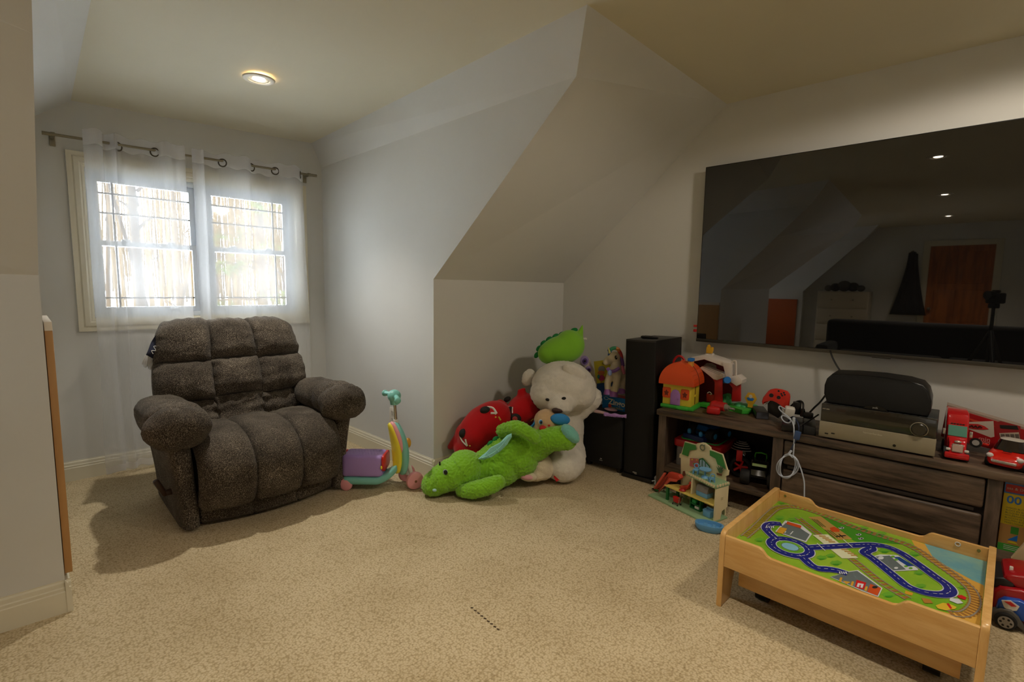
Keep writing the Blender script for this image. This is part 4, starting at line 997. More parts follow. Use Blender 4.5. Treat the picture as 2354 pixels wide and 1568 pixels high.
for a, c in ((.062, .715), (1.672, LEN - .06)):
    b = MB(); b.box2((a, .004, .13), (c, DEP - .012, .165), .003); b.build('low_shelf', M_WOOD, con)
b = MB(); b.box2((.77, .03, .12), (1.62, DEP - .02, .505)); b.build('drawer_case', M_WOODD, con)
for za, zb_ in ((.365, .505), (.165, .335)):
    b = MB(); b.box2((.776, -.006, za), (1.614, .024, zb_), .012, seg=3)
    dr_ = b.build('drawer', M_WOOD, con)
    MB().box2((.80, .0, za - .022), (1.585, .024, za - .004), .002).build('pull_groove', M_WOODD, dr_)
b = MB(); b.box2((.77, .01, .115), (1.62, .03, .16), .003); b.build('bottom_rail', M_WOOD, con)

# ------------------------------------------------------------------ toy house
YELT = mat('toy_yellow', '#e8cd3e', .4); ORT = mat('toy_orange', '#e0501a', .4, bump=.0); GRT = mat('toy_green', '#3fae3a', .4); PURT = mat('toy_purple', '#a878c0', .4); REDT = mat('toy_red', '#c01d1c', .38); BLUT = mat('toy_blue', '#1f76cc', .35); WHT2 = mat('toy_white', '#ddd3ca', .42); DRED = mat('toy_dark_red', '#7d1214', .5)
s0, d0 = CT(1514, 934); s0b, d0b = CT(1595, 943)
hang = 5.0; s0 += .016; hw_ = s0b - s0 + .006
th = citem('toy_house', 'yellow toy house with orange roof and purple door on the console end', 'toy house', s0, d0, ZT_, hang)
H0 = .018; HW = hw_ - .012; HD = .19; HZ = .178
b = MB(); b.box2((-.004, -.004, 0), (HW + .022, HD + .03, .024), .006); b.box2((HW * .55, -.018, 0), (HW * .95, .02, .022), .008); b.build('base', GRT, th)
b = MB(); b.box2((.006, .008, .024), (HW, HD, HZ), .004); b.build('walls', YELT, th)
def roof(u, v):
    a = u * 2 * PI; t = v
    k = math.sqrt(max(0, 1 - t ** 1.9)) * .95 + .05; cx, cy = HW / 2 + .003, HD / 2 + .004
    x = math.copysign(min(1, abs(math.cos(a)) * 1.5) ** 1.0, math.cos(a)); y = math.copysign(min(1, abs(math.sin(a)) * 1.5), math.sin(a))
    ridge = .035 * (t)
    return Vector((cx + x * ((HW / 2 + .02) * k), cy + y * ((HD / 2 + .02) * k + ridge * (1 if abs(y) > .3 else abs(y) / .3)), HZ - .012 + .150 * t))
b = MB(); b.grid(roof, 48, 16, cu=True); ro = b.build('roof', ORT, th, angle=35)
b = MB(); b.grid(lambda u, v: roof(u, 1) * 1.0 if v > .5 else Vector((HW / 2, HD / 2, HZ + .150)), 24, 2, cu=True); b.build('roof_cap', ORT, th)
for k in range(4):
    b = MB(); b.tube([roof(u / 100, .12 + k * .18) + Vector((.001, 0, .001)) for u in range(-9, 10, 3)], .0016, 5, 2); b.build('tile_course', mat('tile_orange', '#c94a1c', .45), ro)
b = MB(); b.tube([roof(0.0, v / 10) + Vector((.001, 0, .001)) for v in range(0, 10)], .0022, 5, 2); b.build('roof_seam', mat('seam_dark', '#5c1c10', .6), th)
b = MB(); b.prism([(-.033, 0), (.033, 0), (.033, .075), (.02, .1), (0, .108), (-.02, .1), (-.033, .075)], 0, .008, FRONT((HW * .48, .008, .026)), .003); do = b.build('door', PURT, th)
MB().ell((HW * .48 + .022, -.002, .07), .005, n=10).build('door_knob', PURT, do)
for fx in (.17, .80):
    b = MB(); b.prism(rrect(.056, .072, .01), 0, .006, FRONT((HW * fx, .008, .105)), .002); wo = b.build('window', ORT, th)
    st = []
    for i in range(10):
        a = PI / 2 + i * PI / 5; r = .019 if i % 2 == 0 else .0105; st.append((r * math.cos(a), r * 1.25 * math.sin(a)))
    MB().prism(st, 0, .0072, FRONT((HW * fx, .008, .103))).build('star_opening', mat('star_dark', '#6e2413', .6), wo)
b = MB(); b.box2((HW - .001, HD * .47, .03), (HW + .0015, HD * .53, HZ - .012)); b.build('hinge_gap', MATS['seam_dark'], th)
b = MB(); b.box((HW + .002, HD * .5, .09), (.006, .03, .014), .003); b.build('clasp', YELT, th)
b = MB(); b.box((HW * .80, HD * .52, HZ + .125), (.03, .04, .05), .003); ch = b.build('chimney', mat('toy_peach', '#e0a040', .4), th)
MB().box((HW * .80, HD * .52, HZ + .155), (.036, .05, .022), .004).build('chimney_cap', BLUT, ch)
b = MB(); b.tube([(HW * .10, HD * .8, HZ + .07), (HW * .12, HD * .8, HZ + .13), (HW * .28, HD * .8, HZ + .165), (HW * .45, HD * .8, HZ + .15), (HW * .5, HD * .8, HZ + .12)], .008, 10, 5); b.build('handle', REDT, th)

# ------------------------------------------------------------------ toy barn on its green yard
DB = .33
sb, db = CT(1650, 930)
tb = citem('toy_barn', 'red and white toy barn with yellow rooster on green base beside the toy house', 'toy barn', CS(1650, 930, DB)[0], DB, ZT_)
zq = lambda v, u=1650: CS(u, v, DB)[1]
pts = [CT(u, v, ZT_) for u, v in ((1632, 938), (1660, 936), (1692, 942), (1712, 949), (1728, 949), (1742, 941), (1752, 932))]
pts = [(s, min(d, .43) - .06) for s, d in pts] + [(pts[-1][0] + .02, .45), (pts[0][0] - .02, .45)]
b = MB(); b.prism(pts, ZT_, ZT_ + .028, basis(CO, CE, CN, (0, 0, 1)), .006); b.build('base', GRT, tb, world=True)
b = MB()
for u, v, r, h in ((1668, 924, .05, .045), (1700, 932, .05, .018), (1734, 924, .04, .02), (1672, 914, .04, .055), (1715, 918, .05, .018)):
    p = CFp(u, v, .40); p.z = ZT_ + .028; b.ell(p, (r, r * .7, h), n=16)
b.build('hills', mat('toy_green_light', '#45b06a', .4), tb, world=True)
cprism(tb, 'back_wall', DRED, [(1580, 925), (1580, 832), (1619, 822), (1660, 837), (1700, 880), (1702, 923)], .425, .012)
for a, c, z0 in (((1640, 1660), 868, 925), ((1681, 1702), 882, 922)):
    cprism(tb, 'front_post', REDT, [(a[0], z0), (a[0] + 4, c + 10), (a[0] - 6, c), (a[1], c - 2), (a[1], z0)], DB, .02, .003)
cprism(tb, 'side_wall', REDT, [(1624, 923), (1624, 905), (1642, 908), (1642, 925)], DB + .005, .01, .002)
rb = cprism(tb, 'roof_gable', WHT2, [(1575, 834), (1578, 824), (1619, 816), (1664, 832), (1672, 842), (1660, 842), (1619, 825), (1583, 833)], .27, .14, .003)
cprism(tb, 'left_roof', WHT2, [(1608, 846), (1614, 842), (1662, 861), (1662, 869), (1648, 874), (1640, 872)], .30, .09, .003)
for k in range(3):
    cprism(tb, 'roof_rib', mat('rib_grey', '#a9a09a', .5), [(1616 + k * 4, 846 - k), (1618 + k * 4, 846 - k), (1655 + k * 2, 862 - k * 2), (1653 + k * 2, 863 - k * 2)], .208, .004)
cprism(tb, 'right_roof', WHT2, [(1679, 866), (1694, 863), (1706, 874), (1705, 882), (1693, 888), (1680, 879)], .27, .10, .004)
cprism(tb, 'drop_panel', WHT2, [(1660, 833), (1682, 835), (1681, 868), (1674, 876), (1670, 872)], .262, .01, .003)
cprism(tb, 'hay_loft', BLUT, [(1650, 858), (1664, 856), (1676, 872), (1674, 882), (1652, 880)], .36, .06, .004)
cprism(tb, 'loft_floor', mat('toy_amber', '#d08a34', .45), [(1648, 876), (1700, 880), (1700, 884), (1648, 880)], .40, .1)
b = MB(); b.cyl(CFp(1672.5, 873.5, .238), CFp(1672.5, 873.5, .262), .022, n=20); b.build('pulley', BLUT, tb, world=True)
cprism(tb, 'back_window', mat('window_beige', '#a79a8c', .5), [(1618, 852), (1618, 840), (1624, 835), (1636, 835), (1646, 840), (1648, 855)], .405, .004)
ctube(tb, 'hoist_loop', WHT2, [(1682, 866, .30), (1682, 838, .30), (1685, 831, .30), (1689, 830, .30), (1692, 834, .30), (1692, 866, .30)], .006, 8, 4)
cprism(tb, 'pedestal', WHT2, [(1621, 818), (1622, 812), (1637, 813), (1638, 818)], .33, .04, .003)
cprism(tb, 'rooster', mat('rooster_yellow', '#e0a81e', .4), [(1622, 812), (1624, 800), (1626, 793), (1630, 792), (1630, 798), (1631, 803), (1635, 798), (1639, 799), (1638, 806), (1636, 813)], .325, .022, .005)
b = MB(); b.tube([CFp(1626, 904, .318), CFp(1631, 901, .318), (CFp(1636, 906, .318)), CFp(1632, 907, .318)], .003, 6, 3); b.build('horseshoe_print', M_WCL, tb, world=True)
b = MB(); b.box(CFp(1620, 930, .29), (.08, .06, .02)); b.build('path_piece', GRT, tb, world=True)
cprism(tb, 'fence_panel', mat('toy_sage', '#4aa05a', .45), [(1660, 915), (1662, 907), (1672, 904), (1680, 906), (1680, 918)], .39, .01, .002)

sg = thing('toy_sign', 'yellow flower-shaped toy sign with a blue smile on the green toy base', 'toy sign', CFp(1726, 932, .36))
fl = []
for i in range(24):
    a = i / 24 * 2 * PI; r = .034 * (1 + .10 * math.cos(a * 6)); fl.append((r * math.cos(a), r * 1.15 * math.sin(a)))
m_ = basis(CFp(1726, 916, .352), CE, (0, 0, 1), -CN)
b = MB(); b.prism(fl, -.006, .006, m_, .002); b.box((0, -.045, 0), (.03, .03, .012), M=m_); b.build('plate', mat('sign_yellow', '#dcab2a', .4), sg, world=True)
MB().prism([(-.024, .002), (-.012, .006), (0, .004), (.012, .006), (.024, .002), (.014, -.014), (-.014, -.014)], .006, .0075, m_).build('blue_print', BLUT, sg, world=True)
MB().prism(circ(.011, 14, 0, .014, .012), .006, .0078, m_).build('white_print', M_WCL, sg, world=True)
# toy drill
dl_ = thing('toy_drill', 'red toy drill with grey bit lying in front of the toy barn', 'toy drill', CFp(1650, 952, .16))
b = MB(); b.tube([CFp(1642, 933, .17), CFp(1655, 934, .16), CFp(1668, 936, .15)], lambda q: .034 - .006 * q, 14, 4)
b.ell(CFp(1643, 932, .17), .033, n=14); b.build('motor_body', REDT, dl_, world=True)
b = MB(); p = CFp(1640, 946, .13); p.z = ZT_ + .026; b.box((0, 0, 0), (.082, .06, .05), .014, Matrix.Translation(p) @ Euler((0, 0, ANG + .3)).to_matrix().to_4x4(), 3)
b.cyl(p, CFp(1653, 936, .16), .024, .022, 14); b.build('battery_grip', REDT, dl_, world=True)
b = MB(); b.cyl(CFp(1666, 936, .155), CFp(1676, 938.5, .145), .026, .015, 14); b.cyl(CFp(1675, 938, .146), CFp(1688, 941, .135), .007); b.build('chuck_bit', mat('drill_grey', '#9a9486', .3, metal=.4), dl_, world=True)

# red game pad on its charging dock
dk = thing('charging_dock', 'black charging dock holding the red game controller', 'charging dock', CFp(1770, 962, .12))
p0 = CT(1738, 962); p1 = CT(1760, 966)
b = MB(); b.box2((0, 0, 0), (.075, .19, .045), .006, Matrix.Translation(CW(p0[0], p0[1] - .01, ZT_)) @ Euler((0, 0, ANG + .42)).to_matrix().to_4x4()); b.build('base', M_BLKP, dk, world=True)
b = MB(); b.box2((.004, -.002, .004), (.071, .001, .042), 0, Matrix.Translation(CW(p0[0], p0[1] - .01, ZT_)) @ Euler((0, 0, ANG + .42)).to_matrix().to_4x4()); b.build('front_panel', mat('panel_grey', '#4b4d55', .3), dk, world=True)
cprism(dk, 'cradle', M_BLKP, [(1764, 948), (1764, 928), (1772, 918), (1788, 920), (1792, 930), (1793, 956), (1788, 962)], .22, .06, .006)
gp = thing('game_controller', 'red game controller with white grips upright on the black dock', 'game controller', CFp(1783, 930, .2))
body = [(1752, 931), (1750, 924), (1753, 914), (1765, 899), (1770, 896), (1781, 894), (1795, 896), (1808, 900), (1814, 907), (1815, 914), (1812, 935), (1807, 943), (1800, 942), (1795, 932), (1788, 922), (1777, 917), (1766, 917), (1759, 928)]
cprism(gp, 'shell', mat('controller_red', '#d02a1a', .4), body, .20, .035, .012)
cprism(gp, 'grip_trim', WHT2, [(1754, 931), (1759, 919), (1766, 915), (1778, 916), (1789, 920), (1786, 923), (1776, 920), (1767, 920), (1760, 930)], .205, .028, .003)
for nm, m, u, v, r in (('thumb_stick', M_BLKP, 1773, 909, .013), ('thumb_stick', M_BLKP, 1790, 914, .011), ('button', M_BLKP, 1796, 905.5, .0055), ('button', M_BLKP, 1802, 903, .0055), ('button', M_BLKP, 1798, 909.5, .0055), ('button', M_BLKP, 1804, 907.5, .0055), ('menu_button', M_BLKP, 1790, 899, .006)):
    MB().cyl(CFp(u, v, .165), CFp(u, v, .156), r, r * .9, 14).build(nm, m, gp, world=True)
# power strip, plugs, chargers, cables
p0 = CT(1798, 990); p1 = CT(1862, 998)
ps = citem('power_strip', 'flat black power strip block on the console left of the receiver', 'power strip', p0[0], p0[1] - .02, ZT_, 12)
PW_ = math.hypot(p1[0] - p0[0], p1[1] - p0[1]) + .03
b = MB(); b.box2((0, 0, 0), (PW_ * .62, .25, .042), .004); b.build('block', M_BLKP, ps); b = MB(); b.box2((PW_ * .64, .0, 0), (PW_, .25, .046), .004); b.build('end_block', mat('strip_grey', '#232324', .4), ps)
for k in range(4):
    b = MB(); b.box((.03 + k * .025, .1, .0425), (.004, .012, .001)); b.build('socket_slot', mat('slot_dark', '#050505', .8), ps)
ad = thing('wall_charger', 'white cube charger plugged in beside the power strip', 'charger', CFp(1815, 948, .16))
b = MB(); b.box((0, 0, 0), (.052, .05, .056), .008, Matrix.Translation(CFp(1815, 946, .15)) @ Euler((.1, .1, ANG + .3)).to_matrix().to_4x4(), 3); b.build('cube', WHT, ad, world=True)
p2 = thing('power_adapter', 'black upright plug adapter behind the white cube charger', 'charger', CFp(1832, 950, .26)); b = MB(); b.box((0, 0, 0), (.045, .04, .075), .005, Matrix.Translation(CFp(1832, 938, .26)) @ Euler((0, 0, ANG + .2)).to_matrix().to_4x4()); b.build('brick', M_BLKP, p2, world=True)
p3 = thing('power_plug', 'black plug with arched cord standing in the power strip', 'plug', CFp(1846, 955, .22)); b = MB(); b.cyl(CFp(1846, 957, .2), CFp(1846, 940, .22), .017, .009, 12); b.build('plug_body', M_BLKP, p3, world=True)
ctube(p3, 'cord', M_BLKP, [(1846, 942, .22), (1846, 928, .24), (1840, 922, .27), (1828, 925, .3), (1815, 935, .34), (1800, 930, .40)], .0055)
p4 = thing('power_plug', 'low black plug with slanting cord beside the receiver', 'plug', CFp(1860, 958, .22)); b = MB(); b.box((0, 0, 0), (.05, .04, .035), .008, Matrix.Translation(CFp(1858, 955, .2)) @ Euler((0, 0, ANG)).to_matrix().to_4x4()); b.build('plug_body', M_BLKP, p4, world=True)
ctube(p4, 'cord', M_BLKP, [(1860, 950, .22), (1872, 937, .26), (1885, 925, .32), (1898, 908, .36)], .0055)
ctube(p4, 'cord', M_BLKP, [(1882, 953, .16), (1862, 966, .12), (1845, 976, .08), (1838, 981, .06)], .004)
uc = thing('usb_cable', 'white charging cable looped over the console front and coiled in mid-air', 'cable', CFp(1848, 1120, -.03))
M_CABLE = mat('cable_white', '#c3cad6', .45)
path = [(1806, 941, .13), (1797, 936, .14), (1792, 934, .15), (1791, 940, .12), (1800, 949, .08), (1812, 958, .06), (1818, 966, .03), (1814, 972, .02), (1804, 970, .03), (1797, 962, .05), (1798, 956, .07), (1806, 957, .06), (1818, 966, .02), (1824, 976, -.018), (1825.5, 1000, -.024), (1825, 1030, -.024), (1823, 1050, -.024)]
cx, cy = 1810, 1072
for k in range(46):
    a = -.9 + k / 15 * 2 * PI; q = 1 + .12 * math.sin(k * .9) - .10 * (k / 46); path.append((cx + 24 * q * math.cos(a) * (1 - .004 * k), cy + 27 * q * math.sin(a), -.026 - .010 * math.sin(k * 1.3)))
path += [(1822, 1047, -.02), (1831, 1055, -.026), (1840, 1075, -.026), (1846, 1095, -.03), (1849, 1112, -.03), (1849, 1138, -.03), (1850, 1170, -.03)]
ctube(uc, 'cord', M_CABLE, path, .0036, 8, 3)
b = MB(); b.box((0, 0, 0), (.014, .012, .045), .004, Matrix.Translation(CFp(1825, 968, .0)) @ Euler((.2, 0, ANG)).to_matrix().to_4x4()); b.build('connector', M_CABLE, uc, world=True)
bc = thing('usb_cable', 'short navy blue charging cable hanging over the console front edge', 'cable', CFp(1832, 1000, -.03)); M_NAVY = mat('cable_navy', '#26324e', .45)
ctube(bc, 'cord', M_NAVY, [(1812, 968, .1), (1822, 958, .08), (1831, 966, .04), (1836, 978, -.02), (1836, 992, -.024), (1832, 1008, -.024), (1824, 1022, -.024), (1817, 1036, -.024)], .0035)
b = MB(); b.box((0, 0, 0), (.03, .012, .05), .004, Matrix.Translation(CFp(1833, 1001, -.028)) @ Euler((0, .15, ANG)).to_matrix().to_4x4()); b.build('connector', mat('usb_blue', '#37507c', .4), bc, world=True)
b = MB(); b.box((0, 0, 0), (.012, .01, .03), .003, Matrix.Translation(CFp(1816, 1040, -.026)) @ Euler((0, .5, ANG)).to_matrix().to_4x4()); b.build('plug_tip', M_CABLE, bc, world=True)

# ------------------------------------------------------------------ receiver and centre speaker
M_SILV = mat('champagne_metal', '#9c9179', .4, metal=.25, var=.02, vscale=60); M_RDARK = mat('receiver_bronze', '#2a251c', .25, coat=.4); M_RTOP = mat('receiver_top', '#26292a', .45, var=.25, vscale=40)
s0, d0 = CT(1883, 1001, ZT_ + .012); s1, d1 = CT(2147, 1049, ZT_ + .012)
d0 = (d0 + d1) / 2; RW = s1 - s0
rc = citem('av_receiver', 'wide silver and black audio receiver on the console', 'receiver', s0, d0, ZT_)
zb_ = CS(1882, 966, d0)[1] - ZT_; zt_ = CS(1882, 926, d0)[1] - ZT_
b = MB(); b.box2((.0, .012, .012), (RW, .30, zt_ - .002), .003); b.build('chassis', M_RTOP, rc)
b = MB(); b.box2((-.003, -.004, .010), (RW + .003, .016, zb_), .004); fp = b.build('lower_panel', M_SILV, rc)
b = MB(); b.box2((0, -.001, zb_ + .002), (RW, .014, zt_), .003); up_ = b.build('upper_panel', M_RDARK, rc)
for x in (.05, RW - .05):
    for y in (.04, .26): MB().cyl((x, y, 0), (x, y, .014), .02, n=16).build('foot', M_BLKP, rc)
kx = CS(2113, 987, d0)[0] - s0; kz = CS(2113, 987, d0)[1] - ZT_
b = MB(); b.lathe([(.0, .016), (.026, .016), (.03, .012), (.031, 0)], 32, FRONT((kx, -.001, kz))); ko = b.build('volume_knob', M_RDARK, rc)
b = MB(); b.grid(lambda u, v: Vector(((.0335 + .0025 * math.cos(v * 2 * PI)) * math.cos(u * 2 * PI), (.0335 + .0025 * math.cos(v * 2 * PI)) * math.sin(u * 2 * PI), .003 + .003 * math.sin(v * 2 * PI))), 36, 8, FRONT((kx, -.001, kz)), cu=True, cv=True); b.build('knob_ring', mat('ring_champagne', '#a79d86', .3, metal=.6), ko)
for u in (1900, 1915):
    x, z = CS(u, 996, d0); MB().box((x - s0, -.0045, z - ZT_), (.016, .002, .006)).build('usb_port', M_BLKP, rc)
x, z = CS(2056, 1024, d0); MB().cyl((x - s0, -.006, z - ZT_), (x - s0, -.003, z - ZT_), .007, n=14).build('headphone_jack', M_BLKP, rc)
x, z = CS(2006, 997, d0); text('lettering', 'harman/kardon', .013, mat('etched_cream', '#d6ccb0', .5), rc, FRONT((x - s0, -.0046, z - ZT_)), .0002)
x, z = CS(1899, 940, d0); text('lettering', 'AVR 2600', .008, MATS['etched_cream'], rc, FRONT((x - s0, -.0014, z - ZT_)), .0002)
for k in range(15):
    MB().box((.03 + k * (RW - .06) / 14, .03, zt_ - .0012), (.022, .012, .001)).build('top_vent', mat('vent_dark', '#4a4c4a', .5), rc)
sp = citem('center_speaker', 'black curved centre speaker resting on the receiver', 'speaker', s0, d0 + .02, ZT_ + zt_)
dS = d0 + .035
out = [(1900, 934), (1894, 905), (1895, 885), (1901, 870), (1914, 859), (1960, 861), (2030, 867), (2090, 876), (2122, 885), (2136, 900), (2142, 922), (2140, 945), (2133, 962)]
q = [CS(u, v, dS) for u, v in out]; zmin = ZT_ + zt_ + .001
q = [(s, max(z, zmin)) for s, z in q]; q[0] = (q[0][0], zmin); q[-1] = (q[-1][0], zmin)
b = MB(); b.prism(q, -.20, .0, basis(CO + CN * dS, CE, (0, 0, 1), -CN), .006, 3); b.build('cabinet', M_BLKP, sp, world=True)
cx_ = sum(a for a, _ in q) / len(q); cz_ = zmin + .075
b = MB(); b.prism([(cx_ + (a - cx_) * .985, cz_ + (z - cz_) * .95) for a, z in q], 0, .012, basis(CO + CN * dS, CE, (0, 0, 1), -CN), .008, 3); b.build('grille', M_GRILLEC, sp, world=True)
x, z = CS(2012, 941, dS - .013); b = MB(); b.prism([(x - .055, zmin), (x - .035, zmin + .017), (x, zmin + .025), (x + .035, zmin + .017), (x + .055, zmin)], .012, .018, basis(CO + CN * dS, CE, (0, 0, 1), -CN)); b.build('badge_arch', mat('badge_black', '#161616', .2), sp, world=True)
text('lettering', 'polk', .013, M_BADGE, sp, mw(sp).inverted() @ basis(CO + CE * x + CN * (dS - .0186) + Vector((0, 0, zmin + .0115)), CE, (0, 0, 1), -CN), .0003)

# ------------------------------------------------------------------ television
TN = Vector((.99948, .0324, 0)).normalized(); TE = Vector((.0324, -.99948, 0)).normalized(); TP = Vector((3.49, 1.6, 0))
def TV(u, v, off=0):
    r = ray(u, v); t = (TP + TN * off - EYE).dot(TN) / r.dot(TN); h = EYE + r * t - TP; return h.dot(TE), h.z
a = TV(1617, 385); c = TV(1605, 785); TX = (a[0] + c[0]) / 2; TZ1 = a[1]; TZ0 = c[1]; TH = TZ1 - TZ0; TWD = TH * 1.775
tvl = TP + TE * TX + Vector((0, 0, TZ0))
tv = thing('television', 'huge black wall-mounted flat television reflecting the room', 'television', tvl, math.atan2(TE.y, TE.x))
M_TVB = mat('tv_bezel', '#0c0b0b', .3); M_TVE = mat('tv_lower_trim', '#4a463e', .35, metal=.5)
b = MB(); b.box2((0, .002, 0), (TWD, .028, TH), .003); b.build('frame', M_TVB, tv)
b = MB(); b.box2((.25, .028, .2), (TWD - .25, .055, TH - .25), .008); b.build('rear_housing', M_TVB, tv)
b = MB(); b.box2((TWD / 2 - .3, .05, .35), (TWD / 2 + .3, .062, .85)); b.build('wall_bracket', M_BLKP, tv)
def screen():
    m = bpy.data.materials.new('tv_screen'); m.use_nodes = True; b_ = m.node_tree.nodes['Principled BSDF']
    b_.inputs['Base Color'].default_value = (.004, .004, .004, 1); b_.inputs['Roughness'].default_value = .015; b_.inputs['IOR'].default_value = 1.9
    return m
b = MB(); b.box2((.006, -.001, .024), (TWD - .006, .003, TH - .006)); b.build('screen', screen(), tv, False)
b = MB(); b.box2((0, -.003, 0), (TWD, .004, .022), .002); b.build('lower_trim', M_TVE, tv)
x = TWD / 2; b = MB(); b.box2((x - .045, -.004, -.006), (x + .045, .012, .004), .003); b.build('sensor_bar', M_TVE, tv)
ud = thing('usb_stick', 'tiny red stick poking from the television\'s lower left edge', 'usb stick', tvl + Vector((0, 0, .05))); b = MB(); b.box((0, .012, .028), (.012, .024, .02), .003); b.box((0, .012, .062), (.012, .024, .016), .003); b.build('shell', REDT, ud)
wc = thing('tv_cable', 'thin black cable hanging from the television to the centre speaker', 'cable', CFp(1925, 840, .40)); ctube(wc, 'cord', M_BLKP, [(1908, 805, .44), (1913, 820, .44), (1922, 838, .42), (1934, 857, .40), (1945, 880, .40)], .005)

# ------------------------------------------------------------------ toy truck, its box, toy cars
bxt = thing('toy_box', 'red boxed toy truck leaning on the wall right of the receiver', 'toy box', CFp(2250, 1000, .40))
cprism(bxt, 'carton', mat('carton_red', '#a8141a', .4, var=.15, vscale=6), [(2177, 934), (2380, 996), (2380, 1058), (2163, 1003)], .34, .07)
cprism(bxt, 'top_flap', mat('carton_top', '#9c8a7c', .5), [(2177, 930), (2380, 990), (2380, 997), (2177, 937)], .345, .075)
def pr(name, m, pts, d): return cprism(bxt, name, m, pts, d, .0012, 0, False)
pr('printed_stripe', mat('stripe_dark', '#4d090c', .5), [(2176, 958), (2216, 973), (2218, 984), (2175, 966)], .2695)
pr('printed_stripe', mat('stripe_orange', '#c03a1c', .5), [(2180, 948), (2250, 968), (2330, 992), (2250, 973)], .2695)
pr('printed_trailer', mat('print_white', '#b8b0a4', .5), [(2214, 971), (2284, 968), (2286, 1004), (2278, 1006), (2214, 982)], .269)
pr('printed_oval', mat('print_red', '#b41e1e', .5), [(2217, 977), (2224, 974), (2248, 975), (2264, 980), (2273, 987), (2262, 988), (2240, 987), (2224, 983)], .2675)
b = MB(); b.tube([CFp(u, v, .2655) for u, v in ((2222, 979), (2226, 977), (2229, 982), (2234, 978), (2238, 983), (2243, 979), (2247, 984), (2252, 980), (2258, 984))], .0022, 5, 4); b.build('printed_script', M_BLKP, bxt, world=True)
pr('printed_cab', mat('print_cab', '#8f1418', .5), [(2286, 972), (2300, 968), (2346, 980), (2348, 1015), (2296, 1008), (2288, 996)], .268)
pr('printed_windshield', M_BLKP, [(2298, 977), (2338, 979), (2342, 988), (2300, 985)], .2665)
pr('printed_grille_frame', mat('print_grille', '#b5a896', .4), [(2297, 996), (2342, 994), (2346, 1016), (2302, 1016)], .2665)
for k in range(4): pr('printed_grille_bar', mat('print_grille_dark', '#5e564e', .5), [(2300 + k * 11, 998), (2309 + k * 11, 998), (2312 + k * 10.6, 1014), (2304 + k * 10.6, 1014)], .2652)
b = MB(); b.cyl(CFp(2243, 1018, .268), CFp(2243, 1018, .262), .024, n=18); b.build('printed_tyre', M_BLKP, bxt, world=True); b = MB(); b.cyl(CFp(2243, 1018, .262), CFp(2243, 1018, .259), .014, n=14); b.build('printed_hub', M_BADGE, bxt, world=True)
for s_, u, v, hgt in (('min', 2263, 1010, .03), ('800', 2264, 1019, .024)):
    text('lettering', s_, hgt, mat('print_pink', '#c9908a', .5), bxt, mw(bxt).inverted() @ basis(CFp(u, v, .268), CE, (0, 0, 1), -CN), .0004)
M_TRK = mat('diecast_red', '#c4121a', .22, coat=.6); M_GLS = mat('toy_glass', '#4f8a78', .1, coat=.5); M_DGLS = mat('toy_dark_glass', '#1c1412', .12, coat=.5); M_CHR = mat('toy_chrome', '#c7bdb4', .2, metal=.7); M_TYRE = mat('toy_tyre', '#141312', .7)
s0, d0 = CT(2170, 1056); s1, d1 = CT(2226, 1066)
tt = citem('toy_truck', 'red toy lorry cab with green windscreen beside the receiver', 'toy truck', s0, d0, ZT_, 3); w = s1 - s0
def cx(poly, x0, x1, name, m, parent, bev=.004):
    b = MB(); b.prism(poly, x0, x1, basis((0, 0, 0), (0, 1, 0), (0, 0, 1), (1, 0, 0)), bev, 3); return b.build(name, m, parent)
cx([(0, .022), (0, .07), (.015, .088), (.085, .098), (.10, .10), (.10, .03)], .012, w - .012, 'hood', M_TRK, tt, .008)
cx([(.07, .025), (.08, .10), (.115, .152), (.17, .152), (.17, .025)], .006, w - .006, 'cab', M_TRK, tt, .006)
cx([(.125, .025), (.125, .15), (.15, .20), (.19, .215), (.27, .215), (.27, .025)], .002, w - .002, 'sleeper', M_TRK, tt, .008)
b = MB(); b.box2((-.002, -.010, .012), (w + .002, .02, .042), .008); b.build('bumper', M_TRK, tt)
b = MB(); b.box2((w * .26, -.006, .045), (w * .74, .004, .086), .005); g_ = b.build('grille', M_CHR, tt); 
MB().box2((w * .30, -.008, .05), (w * .70, -.005, .081)).build('grille_mesh', mat('grille_pink', '#c8a89c', .5), g_)
MB().ell((w * .5, .01, .094), (.014, .006, .007), n=12).build('hood_badge', M_CHR, tt)
for x in (w * .12, w * .88): MB().box((x, .001, .056), (.018, .012, .012), .004).build('headlight', mat('lamp_clear', '#d4ccc8', .2), tt)
b = MB(); b.prism([(.0835, .104), (.1155, .150), (.112, .153), (.08, .107)], .009, w - .009, basis((0, 0, 0), (0, 1, 0), (0, 0, 1), (1, 0, 0))); b.build('windscreen', M_GLS, tt)
for k in range(5): MB().ell((w * (.25 + .125 * k), .128, .158), (.005, .004, .003), n=8).build('roof_lamp', M_TYRE, tt)
for x in (0.008, w - .008):
    for y in (.05, .20): MB().cyl((x - .012, y, .028), (x + .012, y, .028), .028, n=18).build('wheel', M_TYRE, tt)
    MB().box((x + (-.014 if x < .05 else .014), .095, .12), (.012, .006, .03), .002).build('side_mirror', M_CHR, tt)
